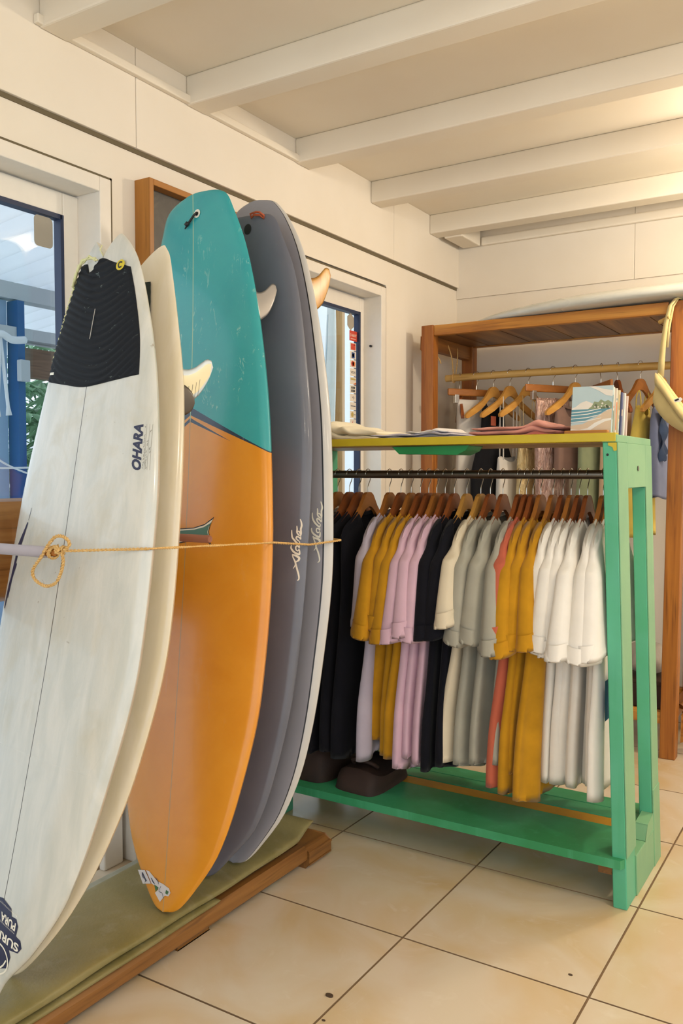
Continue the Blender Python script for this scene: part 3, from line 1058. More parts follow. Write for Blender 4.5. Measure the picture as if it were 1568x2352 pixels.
ALOHA5 = [([(0.233, 0.8637), (0.238, 0.8686), (0.238, 0.8784), (0.233, 0.8956), (0.228, 0.9079), (0.225, 0.9201), (0.221, 0.9299), (0.217, 0.9398)], 0.0033), ([(0.221, 0.898), (0.226, 0.9054), (0.229, 0.9152), (0.234, 0.9201), (0.238, 0.925), (0.239, 0.9324)], 0.0025), ([(0.217, 0.9398), (0.223, 0.9349), (0.231, 0.9324), (0.238, 0.9275), (0.237, 0.9201), (0.232, 0.9177)], 0.0043), ([(0.214, 0.9643), (0.213, 0.9594), (0.215, 0.952), (0.222, 0.9447), (0.23, 0.9398), (0.237, 0.9373), (0.239, 0.9447), (0.239, 0.952)], 0.0038), ([(0.238, 0.9545), (0.233, 0.9496), (0.228, 0.9545), (0.229, 0.9618), (0.234, 0.9618), (0.238, 0.9569), (0.238, 0.9643)], 0.0028), ([(0.215, 1.0085), (0.215, 0.9986), (0.217, 0.9888), (0.223, 0.979), (0.23, 0.9717), (0.237, 0.9667), (0.24, 0.9741)], 0.0035), ([(0.24, 0.9741), (0.233, 0.979), (0.229, 0.9864), (0.231, 0.9913), (0.238, 0.9864), (0.242, 0.9815), (0.242, 0.9913)], 0.003), ([(0.242, 0.9913), (0.237, 0.9937), (0.231, 1.0011), (0.231, 1.0134), (0.23, 1.0207)], 0.003), ([(0.243, 0.9937), (0.238, 1.0035), (0.232, 1.006)], 0.0028), ([(0.242, 0.9913), (0.243, 0.9986), (0.242, 1.0109), (0.244, 1.0207), (0.243, 1.0305), (0.24, 1.0403)], 0.0033)]
def script_word(board, strokes, parent):
    d = DecalMap(board, .0012)
    for p, w in strokes:
        d.stroke(p, w * 1.45, sub=5)
    d.build('script_lettering', m_whiteprint, parent)

# --- boards 4 and 5, slate grey
sb4 = thing('surfboard', 'dark slate grey surfboard with Aloha script, between teal board and pinlined board', 'surfboard', (B4.nx, B4.ny, .125), group=GR)
B4.mesh('board', [m_grey, m_grey, m_grey], sb4)
script_word(B4, ALOHA4, sb4)
dm = DecalMap(B4, .0015)
dm.poly([(.049 + .013 * cos(k * pi / 12), 1.855 + .016 * sin(k * pi / 12)) for k in range(24)])
dm.build('leash_plug', m_black, sb4)
m_redstring = flat('orange_red_string', '#b4532e', .7)
MB().tube([B4.deck(.062, 1.885, .004), B4.deck(.060, 1.893, .016), B4.deck(.068, 1.896, .024), B4.deck(.085, 1.893, .02), B4.deck(.102, 1.884, .010), B4.deck(.104, 1.878, .003), B4.deck(.090, 1.886, .012), B4.deck(.070, 1.890, .012)], .0032, 7, closed=True).build('leash_string', m_redstring, sb4, smooth=True)
sb5 = thing('surfboard', 'grey surfboard with black pinline, pale rail and wooden fin, last in the row', 'surfboard', (B5.nx, B5.ny, .125), group=GR)
B5.mesh('board', [m_grey5, m_pin, m_rail], sb5)
script_word(B5, ALOHA5, sb5)
fin_on(B5, sb5, .158, 1.665, .13, .135, .075, m_finwood, cant=.10, th=.009)

# ------------------------------------------------------------------ bench, mat, peg rack, twine
fr = thing('board_stand', 'low wooden stand on the floor under the olive mat and surfboards', 'stand', (-1.56, 1.5, 0))
m_redwood = wood('reddish_rail_wood', '#9a6a34', '#7f5326', '#5a3716', 'y', .5)
def octo(x, z, w, h, c=.012):
    return [(x - w + c, z - h), (x + w - c, z - h), (x + w, z - h + c), (x + w, z + h - c), (x + w - c, z + h), (x - w + c, z + h), (x - w, z + h - c), (x - w, z - h + c)]
MB().prism(octo(-1.525, .047, .024, .026), 'y', .45, 2.20).build('front_rail', m_redwood, fr)
MB().prism(octo(-1.80, .047, .024, .026), 'y', .45, 2.20).build('back_rail', m_redwood, fr)
for y in (.62, 1.70, 2.262):
    MB().prism([(-1.85, .0), (-1.515, .0), (-1.493, .018), (-1.493, .052), (-1.515, .068), (-1.85, .068)] if y > 2 else [(-1.85, 0), (-1.53, 0), (-1.53, .024), (-1.85, .024)], 'y', y - .06, y + .06).build('cross_block', m_redwood, fr, bevel=.004)

def mat_olive():
    g = G('olive_vinyl_mat')
    v = g.coord('World')
    f = g.noise(v, 5, 4, .6, .6)
    c = g.mix(g.ramp(f, .35, .68), hx('#7c7346'), hx('#8d8358'))
    f2 = g.noise(v, 16, 3, .6, .4)
    c = g.mix(g.m('MULTIPLY', g.ramp(f2, .56, .75), .35), c, hx('#a39c84'))
    g.bump(g.m('ADD', g.noise(v, 7, 3), g.m('MULTIPLY', g.noise(v, 160, 2), .15)), .35, .012)
    return g.done(c, .42, spec=.4)
m_olive = mat_olive()
mt = thing('folded_mat', 'olive green folded vinyl mat under the surfboards', 'mat', (-1.65, 1.4, .074))
def slab(x0, x1, ya, yb, z0, z1, wob, endr=0, seed=0):
    """rounded-edge soft slab running along y"""
    rows = []
    n = 90
    for i in range(n + 1):
        y = ya + (yb - ya) * i / n
        f = smoothstep(yb - .09, yb, y)
        lift = endr * f
        zm, hh = (z0 + z1) / 2, (z1 - z0) / 2 * (1 - .0 * f)
        hh2 = hh * (sqrt(max(0.02, 1 - smoothstep(yb - .02, yb, y) ** 2)))
        r = []
        for k in range(44):
            a_ = 2 * pi * k / 44
            ex, ez = cos(a_), sin(a_)
            xx = math.copysign(abs(ex) ** .22, ex)
            zz = math.copysign(abs(ez) ** .7, ez)
            w = wob * (sin(y * 9 + seed) * .6 + sin(y * 23 + 3 * ex + seed * 2) * .4)
            up_ = wob * .9 * (sin(y * 6 + xx * 3 + seed) + .6 * sin(y * 15 - xx * 5)) if zz > 0 else 0
            r.append(((x0 + x1) / 2 + (x1 - x0) / 2 * xx + (w if ex > 0 else -w * .3), y, zm + hh2 * zz + up_ * .5 + lift))
        rows.append(r)
    m = MB().grid(rows, wrap=True)
    m.f.append(tuple(range(43, -1, -1))); m.mi.append(0)
    o = n * 44
    m.f.append(tuple(o + k for k in range(44))); m.mi.append(0)
    return m
slab(-1.80, -1.497, .45, 1.775, .0745, .0935, .0016, 0, 1).build('mat_layer', m_olive, mt, smooth=60)
slab(-1.81, -1.500, .45, 2.235, .0945, .1220, .0036, .034, 4).build('mat_layer', m_olive, mt, smooth=60)
m_greyfab = mottled('grey_felt_underlay', '#a9a795', '#97957f', 14, .9)
tag(slab(-1.93, -1.815, .6, 2.12, .0, .058, .0016, 0, 8).build('underlay_strip', m_greyfab, smooth=60), 'pale grey folded underlay strip behind the olive mat', 'mat')

rk = thing('board_rack', 'wooden wall rail with horizontal pegs that part the surfboards', 'rack', (XW, 1.5, 1.03))
prof = [(-2.052, .905), (-1.985, .905), (-1.950, .925), (-1.930, .965), (-1.922, 1.03), (-1.928, 1.10), (-1.945, 1.145), (-1.975, 1.172), (-2.052, 1.178)]
m_rackwood = wood('brown_rail_wood', '#a97c48', '#86592a', '#5b3717', 'y', .4)
MB().prism(prof, 'y', .55, 2.42).build('wall_rail', m_rackwood, rk, smooth=35)
m_sleeve = flat('grey_foam_sleeve', '#a9a3ab', .55)
def peg(x1, y, z, r, m, nm):
    return MB().tube([(-1.95, y, z), (x1 - .004, y, z), (x1, y, z)], [r, r, r * .8], 20).build(nm, m, rk, smooth=40)
p1 = peg(-1.496, 1.236, 1.078, .0085, m_teakx, 'peg')
sl = MB()
for rr_, a_, b_ in ((.0125, -1.93, -1.520),):
    rows = []
    for (x, r) in ((a_, .0088), (a_, rr_), (b_ - .003, rr_), (b_, rr_ - .002), (b_, .0088)):
        rows.append([(x, 1.236 + r * cos(2 * pi * k / 24), 1.078 + r * sin(2 * pi * k / 24)) for k in range(24)])
    sl.grid(rows, wrap=True)
sl.build('foam_sleeve', m_sleeve, rk, smooth=40)
m_dowel = wood('reddish_dowel', '#a8705c', '#8d5a45', '#6f4231', 'x', .5)
peg(-1.392, 1.62, 1.086, .0098, m_dowel, 'peg')
peg(-1.50, 2.235, 1.05, .0098, m_dowel, 'peg')

tw = thing('twine', 'tan twine tied round the first peg and stretched across the surfboards', 'twine', (-1.46, 1.225, 1.085))
def railpt(B, z, out=.0035):
    best = None
    for i in range(600):
        t = i / 599
        p = B.axis(t)
        if abs(p.z - z) < .004:
            q = p + B.b * (B.w(t) + out)
            if best is None or abs(q.z - z) < abs(best.z - z):
                best = q
    return best
r1, r2, r3 = railpt(B1, 1.093), railpt(B2, 1.082), railpt(B3, 1.041)
r4, r5 = railpt(B4, 1.040), railpt(B5, 1.040)
r1 = r1 + Vector((0, -.010, 0))
knot = Vector((-1.455, 1.222, 1.085))
def dense(pts, k=6, amp=0.0):
    out = []
    for i in range(len(pts) - 1):
        for j in range(k):
            t = j / k
            p = Vector(pts[i]).lerp(Vector(pts[i + 1]), t)
            out.append(p)
    out.append(Vector(pts[-1]))
    return out
def smooth_path(pts, k=6, closed=False):
    n = len(pts)
    out = []
    rng = range(n if closed else n - 1)
    for i in rng:
        g_ = lambda q: Vector(pts[q % n] if closed else pts[max(0, min(n - 1, q))])
        p0, p1, p2, p3 = g_(i - 1), g_(i), g_(i + 1), g_(i + 2)
        for j in range(k):
            t = j / k
            out.append(.5 * (2 * p1 + (p2 - p0) * t + (2 * p0 - 5 * p1 + 4 * p2 - p3) * t * t + (3 * p1 - p0 - 3 * p2 + p3) * t ** 3))
    if not closed:
        out.append(Vector(pts[-1]))
    return out
def twist(path, r, turns=90, closed=False):
    m = MB()
    n = len(path)
    tot = sum((path[i + 1] - path[i]).length for i in range(n - 1))
    for s_ in (0, 1):
        pts, acc = [], 0
        for i, p in enumerate(path):
            if i:
                acc += (p - path[i - 1]).length
            d = (path[min(i + 1, n - 1)] - path[max(i - 1, 0)]).normalized()
            u = d.orthogonal().normalized(); w = d.cross(u)
            a_ = acc * turns * 2 * pi + s_ * pi
            pts.append(p + (u * cos(a_) + w * sin(a_)) * r * .55)
        m.tube(pts, r * .62, 6)
    return m
line = dense([knot, r1, r3, r4 + Vector((.002, 0, 0)), r5 + Vector((.003, 0, 0))], 60) + dense([r5 + Vector((.003, .008, 0)), r5 + Vector((.004, .030, .001)), Vector((-1.49, 2.222, 1.050))], 10)
twist(line, .0030, 55).build('line', m_twine, tw, smooth=True)
loop1 = [(-1.503, 1.222, 1.092), (-1.526, 1.224, 1.068), (-1.548, 1.225, 1.048), (-1.556, 1.225, 1.033), (-1.549, 1.225, 1.019), (-1.528, 1.225, 1.009), (-1.507, 1.225, 1.007), (-1.481, 1.225, 1.016), (-1.465, 1.225, 1.038), (-1.457, 1.225, 1.062), (-1.458, 1.222, 1.082)]
loop2 = [(-1.512, 1.220, 1.080), (-1.491, 1.220, 1.102), (-1.477, 1.222, 1.114), (-1.456, 1.222, 1.116), (-1.439, 1.222, 1.109), (-1.434, 1.222, 1.098), (-1.446, 1.220, 1.087)]
twist(smooth_path(loop1, 10), .0036, 70).build('loop', m_twine, tw, smooth=True)
twist(smooth_path(loop2, 10), .0036, 70).build('loop', m_twine, tw, smooth=True)
kn = []
for i in range(60):
    a_ = i * .62
    kn.append(Vector((-1.466 + .013 * cos(a_ * .45) , 1.224 + .005 * sin(a_ * 1.3), 1.087 + .007 * sin(a_))))
twist(kn, .0034, 70).build('knot', m_twine, tw, smooth=True)
wr = []
for i in range(44):
    a_ = i * .36
    wr.append(Vector((-1.506 + .00022 * i, 1.236 + .0125 * cos(a_), 1.078 + .0125 * sin(a_))))
twist(wr, .0030, 70).build('wrap', m_twine, tw, smooth=True)

# ------------------------------------------------------------------ framed picture on the wall
pf = thing('picture_frame', 'deep wooden picture frame with a dark photograph on the left wall', 'picture', (XW, 2.28, 1.7))
m_frame = wood('oak_frame_wood', '#b5782c', '#99601d', '#7a4813', 'z', .4)
m_frameh = wood('oak_frame_wood_across', '#b5782c', '#99601d', '#7a4813', 'y', .4)
y0, y1, z0, z1, xo = 2.035, 2.62, 1.30, 2.187, XW + .066
box(XW, xo, y0, y0 + .020, z0, z1).build('frame_side', m_frame, pf, bevel=.002)
box(XW, xo, y1 - .020, y1, z0, z1).build('frame_side', m_frame, pf, bevel=.002)
box(XW, xo, y0 + .020, y1 - .020, z1 - .020, z1).build('frame_side', m_frameh, pf, bevel=.002)
box(XW, xo, y0 + .020, y1 - .020, z0, z0 + .020).build('frame_side', m_frameh, pf, bevel=.002)
def photo_mat():
    g = G('dark_photograph')
    v = g.coord('World', (1, 6, 6))
    f = g.noise(v, 1.2, 5, .6, 1.6)
    c = g.mix(g.ramp(f, .45, .75), hx('#4a4641'), hx('#5f584f'))
    c = g.mix(g.ramp(f, .70, .80), c, hx('#a08a6a'))
    return g.done(c, .45)
box(XW, XW + .030, y0 + .020, y1 - .020, z0 + .020, z1 - .020).build('photograph', photo_mat(), pf)

# ------------------------------------------------------------------ outside the glass doors
m_ground = mottled('pale_concrete', '#cfd2d2', '#bfc3c4', 2, .9)
ground = struct(box(-16, XW - .14, -6, 18, -.16, -.06).build('ground', m_ground))
def sheet_mat():
    g = G('translucent_corrugated_sheet')
    t = g.n('ShaderNodeBsdfTranslucent')
    t.inputs[0].default_value = (.80, .84, .88, 1)
    mx = g.n('ShaderNodeMixShader')
    mx.inputs[0].default_value = .30
    m_ = g.done(hx('#eef0f2'), .5)
    g.nt.links.new(g.b.outputs[0], mx.inputs[1])
    g.nt.links.new(t.outputs[0], mx.inputs[2])
    g.nt.links.new(mx.outputs[0], g.out.inputs[0])
    return m_
m_corr = sheet_mat()
rf = MB()
rows_t, rows_b = [], []
for i in range(0, 241):
    y = 1.2 + 3.9 * i / 240
    z = .036 * sin(i * 2 * pi / 10)
    rows_t.append([(-2.9, y, 2.62 + z), (-5.6, y, 2.30 + z)])
    rows_b.append([(-2.9, y, 2.612 + z), (-5.6, y, 2.292 + z)])
rf.grid(rows_t)
canopy = thing('porch_canopy', 'porch roof of corrugated sheet on a white beam outside the left door', 'canopy', (-4.5, 3.4, 0))
rf.build('roof_sheet', m_corr, canopy, smooth=True)
m_gwhite = flat('grey_white_timber', '#b9bcc0', .7)
m_bbeam = wood('outdoor_brown_timber', '#86664e', '#6e523c', '#543b2a', 'y')
box(-4.58, -4.48, 1.5, 6, 2.30, 2.40).build('beam', m_gwhite, canopy)
box(-4.62, -4.46, 1.5, 6, 2.06, 2.13).build('beam', m_gwhite, canopy)
box(-4.58, -4.50, 3.46, 6, 1.84, 2.02).build('beam', m_bbeam, canopy)
m_bluep = flat('blue_painted_post', '#2f6ea6', .5)
m_blued = flat('deep_blue_painted_post', '#1f4c8a', .5)
m_bluel = flat('pale_blue_painted_post', '#8fa9c9', .5)
box(-4.55, -4.45, 3.425, 3.475, -.06, 2.29).build('post', m_blued, canopy)
box(-4.62, -4.52, 3.30, 3.400, -.06, 2.29).build('post', m_bluel, canopy)
box(-4.44, -4.40, 3.405, 3.475, 1.80, 1.93).build('junction_box', m_gwhite, canopy, bevel=.006)
hk = thing('rope_hook', 'white cord with two hanging ends on the blue porch post', 'rope', (-4.3, 3.2, 2.0))
m_cord = flat('white_cord', '#dfe3e8', .8)
hb = MB()
hb.tube(smooth_path([(-4.3, 3.02, 2.06), (-4.3, 3.12, 2.03), (-4.3, 3.20, 2.045), (-4.3, 3.27, 2.02), (-4.3, 3.36, 2.03)], 6), .022, 8)
hb.tube([(-4.3, 3.19, 2.03), (-4.3, 3.165, 1.62), (-4.3, 3.165, 1.57)], [.010, .010, .018], 8)
hb.tube([(-4.3, 3.19, 2.03), (-4.3, 3.235, 1.63), (-4.3, 3.24, 1.58)], [.010, .010, .018], 8)
hb.build('cord', m_cord, hk, smooth=True)
for (za, zb, zc, lab) in ((1.55, 1.33, 1.22, 'uppermost thin white wire sagging across the blue porch posts'), (1.28, 1.275, 1.28, 'nearly level thin white wire across the blue porch posts'), (1.03, .93, .90, 'lowest thin white wire across the blue porch posts')):
    tag(MB().tube(smooth_path([(-4.36, 3.0, za), (-4.36, 3.2, zb), (-4.38, 3.5, zc)], 8), .006, 6).build('hanging_wire', m_cord, smooth=True), lab, 'wire')

def leaf_mat(name, c1, c2):
    g = G(name)
    inf = g.n('ShaderNodeObjectInfo')
    v = g.coord('World')
    c = g.mix(g.ramp(g.noise(v, 3, 3), .35, .65), hx(c1), hx(c2))
    return g.done(c, .5)
m_leafs = leaf_mat('garden_leaf', '#4f7d52', '#86a884')
rnd = random.Random(5)
def shrub(label, cx, cy, n, spread, zr):
    t = thing('garden_shrub', label, 'shrub', (cx, cy, -.06), group='shrubs in the garden beyond the porch')
    b = MB()
    b.tube([(cx, cy, -.06), (cx + .05, cy, .8), (cx, cy + .1, 1.6)], .05, 8)
    b.tube([(cx, cy, .3), (cx + .2, cy + .3, 1.3)], .03, 8)
    b.build('stem', m_bbeam, t, smooth=True)
    lf = MB()
    for i in range(n):
        c = Vector((cx + rnd.gauss(0, spread), cy + rnd.gauss(0, spread), rnd.uniform(*zr)))
        k = rnd.randint(5, 8)
        tilt = rnd.uniform(.2, .9)
        for j in range(k):
            a_ = 2 * pi * j / k + rnd.random() * .4
            d = Vector((cos(a_), sin(a_), tilt * .6 - .5)).normalized()
            s_ = d.cross(Vector((0, 0, 1))).normalized()
            L_ = rnd.uniform(.16, .30)
            p = [c, c + d * L_ * .45 + s_ * L_ * .11, c + d * L_ + Vector((0, 0, -.25 * L_)), c + d * L_ * .45 - s_ * L_ * .11]
            lf.add(p, [(0, 1, 2, 3)])
    o = lf.build('foliage', m_leafs, t)
    o['kind'] = 'stuff'
for i, (x, y) in enumerate(((-6.4, 5.2), (-8.9, 7.3))):
    shrub(['leafy green shrub just right of the blue posts beyond the porch', 'farther leafy shrub in the garden, behind the one by the blue posts'][i], x, y, 230, .33, (.0, 2.4))
m_gfence = flat('bleached_garden_wall', '#dfe3e2', .9)
struct(box(-11.1, -11.0, -4, 18, -.06, 1.9).build('garden_wall', m_gfence))

# pale board and post outside the right door
B6 = Board([-3.02, 4.44, .02, .06, -.9, 2.55, .05, .03], [.03, .09, .14, .20, .24, .26, .25, .24, .20, .15, .10, .05], .06, zb=-.06)
m_pale = flat('pale_board_resin', '#dfe3da', .3)
sb6 = thing('surfboard', 'pale surfboard with a blue stripe standing outside the right glass door', 'surfboard', (-3.02, 4.46, -.06))
B6.mesh('board', [m_pale, m_pale, m_pale], sb6)
m_bstripe = flat('light_blue_stripe', '#58a6c8', .4)
dm = DecalMap(B6, .002)
dm.stroke([(.0, 1.55), (.012, 1.9), (.012, 2.3)], .018, taper=False)
dm.build('stripe', m_bstripe, sb6)
m_post = wood('outdoor_pale_post', '#c99f68', '#b3854f', '#96693a', 'z')
tag(box(-3.0, -2.94, 4.715, 4.745, -.06, 2.75).build('timber_post', m_post), 'slim pale timber post outside the right glass door', 'post')
struct(box(-3.6, -3.5, 3.2, 9, -.06, 2.75).build('trim_5', m_gfence))

# ------------------------------------------------------------------ green clothes rack
gr = thing('clothes_rack', 'turquoise green painted wooden clothes rack with yellow top shelf', 'rack', (-1.2, 2.68, 0))
LEAN = -.0365
def leaned(m, x0=-.6):
    m.v = [(x + LEAN * z, y, z) for x, y, z in m.v]
    return m
XE = -.583          # outer face of the right end at the floor
def leg(y0, y1, xo, w, mat, nm):
    leaned(MB().box(xo - w, xo, y0, y1, 0, 1.335)).build(nm, mat, gr, bevel=.003)
m_greenleg = green_mat('post_green_paint', '#58b08c', '#4fab80', '#45a276')
leg(2.47, 2.575, XE, .040, m_greenleg, 'leg')
leg(2.80, 2.885, XE, .040, m_greenleg, 'leg')
leaned(MB().prism([(2.575, 1.205), (2.80, 1.205), (2.80, 1.335), (2.575, 1.335)], 'x', XE - .030, XE)).build('end_panel', m_greenp, gr, bevel=.002)
leaned(MB().box(XE - .042, XE + .001, 2.468, 2.887, 1.335, 1.357)).build('end_cap', m_greenp, gr, bevel=.002)
leaned(MB().box(XE, XE + .0035, 2.47, 2.575, .15, 1.335)).build('end_cladding', m_greenp, gr, bevel=.001)
leaned(MB().box(XE, XE + .0035, 2.80, 2.885, .20, 1.335)).build('end_cladding', m_greenp, gr, bevel=.001)
leaned(MB().box(XE - .002, XE + .0035, 2.575, 2.80, 1.205, 1.335)).build('end_cladding', m_greenp, gr, bevel=.001)
leaned(MB().box(XE - .03, XE + .004, 2.575, 2.80, 0, .120)).build('foot_board', m_greenp, gr, bevel=.002)
leaned(MB().prism([(2.69, .1205), (2.80, .1205), (2.80, .172), (2.715, .165)], 'x', XE - .03, XE + .004)).build('foot_board', m_greenp, gr, bevel=.002)
leaned(MB().box(XE, XE + .006, 2.80, 2.886, 0, .245)).build('foot_board', m_greenp, gr, bevel=.002)
leaned(MB().tube([(XE + .0045, 2.695, 1.262), (XE + .006, 2.695, 1.262)], .008, 12)).build('bolt', m_steel, gr)
leaned(MB().tube([(XE - .026, 2.4695, 1.300), (XE - .026, 2.468, 1.300)], .0035, 10)).build('screw', m_black, gr)
leaned(MB().prism([(XE - .024, 1.334), (XE, 1.334), (XE, 1.312), (XE - .008, 1.310), (XE - .012, 1.322), (XE - .024, 1.326)], 'y', 2.4680, 2.4697)).build('paint_run', m_yellow, gr)
XL = -1.86
for y0, y1 in ((2.47, 2.575), (2.80, 2.885)):
    box(XL, XL + .04, y0, y1, 0, 1.335).build('leg', m_greenleg, gr, bevel=.003)
box(XL, XL + .03, 2.575, 2.80, 1.205, 1.335).build('end_panel', m_greenp, gr)
box(XL, -.634, 2.466, 2.500, 1.337, 1.362).build('shelf_edge', m_yellow, gr, bevel=.002)
box(XL, -.634, 2.500, 2.680, 1.334, 1.356).build('shelf_plank', m_ply, gr)
box(XL, -.634, 2.682, 2.884, 1.334, 1.356).build('shelf_plank', m_ply, gr)
MB().prism([(-1.36, 1.333), (-1.335, 1.310), (-1.13, 1.306), (-1.10, 1.318), (-1.09, 1.333)], 'y', 2.49, 2.60).build('brace', m_greend, gr, bevel=.002)
MB().tube([(XL + .04, 2.68, 1.243), (-.672, 2.68, 1.243)], .014, 20).build('hanging_rail', m_steel, gr, smooth=40)
for x in (-.684, XL + .052):
    MB().tube([(x - .006, 2.68, 1.243), (x + .008, 2.68, 1.243)], .019, 20).build('rail_flange', m_steel, gr, smooth=40)
# bottom planks
fp = MB().prism([(XL, 2.452), (-.600, 2.452), (-.592, 2.47), (-.630, 2.474), (-.630, 2.685), (XL, 2.685)], 'z', .122, .148)
fp.build('bottom_plank', m_greenl, gr, bevel=.004)
box(XL, -.625, 2.689, 2.752, .124, .147).build('bottom_slat', m_ochre, gr, bevel=.002)
box(XL, -.625, 2.756, 2.835, .122, .148).build('bottom_plank', m_greenl, gr, bevel=.003)
box(XL, -.625, 2.838, 2.925, .122, .148).build('bottom_plank', m_greenl, gr, bevel=.003)
for x in (-.655, XL + .045):
    box(x - .02, x + .02, 2.50, 2.90, .080, .121).build('cross_bar', m_redwood, gr)

# ------------------------------------------------------------------ hangers
def wood_h(name, a, b_, c):
    g = G(name)
    v = g.coord('Object', (40, 3, 12))
    f = g.noise(v, 1.5, 4, .6, .5)
    cc = g.mix(g.ramp(f, .3, .65), hx(a), hx(b_))
    return g.done(cc, .5)
m_hang = [wood_h('hanger_wood_red', '#9a5526', '#7d3e18', ''.join('#5a2a10')), wood_h('hanger_wood_mid', '#b87533', '#96591f', '#6f3f14'), wood_h('hanger_wood_light', '#cf9a49', '#b98035', '#8d5d22')]
half = [(0, -.064), (.014, -.065), (.028, -.073), (.042, -.092), (.058, -.114), (.080, -.136), (.105, -.152), (.135, -.170), (.158, -.186), (.168, -.198), (.167, -.210), (.156, -.214), (.130, -.202), (.102, -.187), (.075, -.166), (.050, -.142), (.030, -.124), (.012, -.116), (0, -.115)]
outline = half + [(-y, z) for y, z in reversed(half[1:-1])]
hook_pts = [(0, 0, -.068), (0, 0, -.048), (0, .004, -.036), (0, .013, -.024), (0, .0190, -.010), (0, .0188, .004), (0, .0130, .0145), (0, .002, .0190), (0, -.010, .0165), (0, -.0175, .0075), (0, -.0190, -.001)]
outline_wide = [(y if abs(y) < .07 else math.copysign(.07 + (abs(y) - .07) * 1.38, y), z if abs(y) < .07 else z - (abs(y) - .07) * .18) for y, z in outline]
def make_hanger(mat, label, group, bar=False, outline=outline):
    t = thing('coat_hanger', label, 'hanger', (0, 0, 0), 0, group)
    MB().prism(outline, 'x', -.006, .006).build('shoulder_bar', mat, t, bevel=.0035)
    MB().tube(smooth_path(hook_pts, 4), .0016, 8).build('hook', m_chrome, t, smooth=True)
    if bar:
        MB().tube([(0, -.165, -.222), (0, .165, -.222)], .0055, 10).build('trouser_bar', mat, t, smooth=40)
    return t
protos = []
for i in range(3):
    for bar in (False, True):
        h_ = make_hanger(m_hang[i], 'x', 'x', bar)
        protos.append(h_)
used_proto = set()
wide = []
for i in range(3):
    wide.append(make_hanger(m_hang[i], 'x', 'x', False, outline_wide))
def hanger(k, bar, loc, rz, label, group, big=False):
    p = wide[k] if big else protos[k * 2 + int(bar)]
    if p.name in used_proto:
        p = copy_tree(p)
    used_proto.add(p.name)
    p.location = loc
    p.rotation_euler = (0, 0, rz)
    tag(p, label, 'hanger', group)
    return p

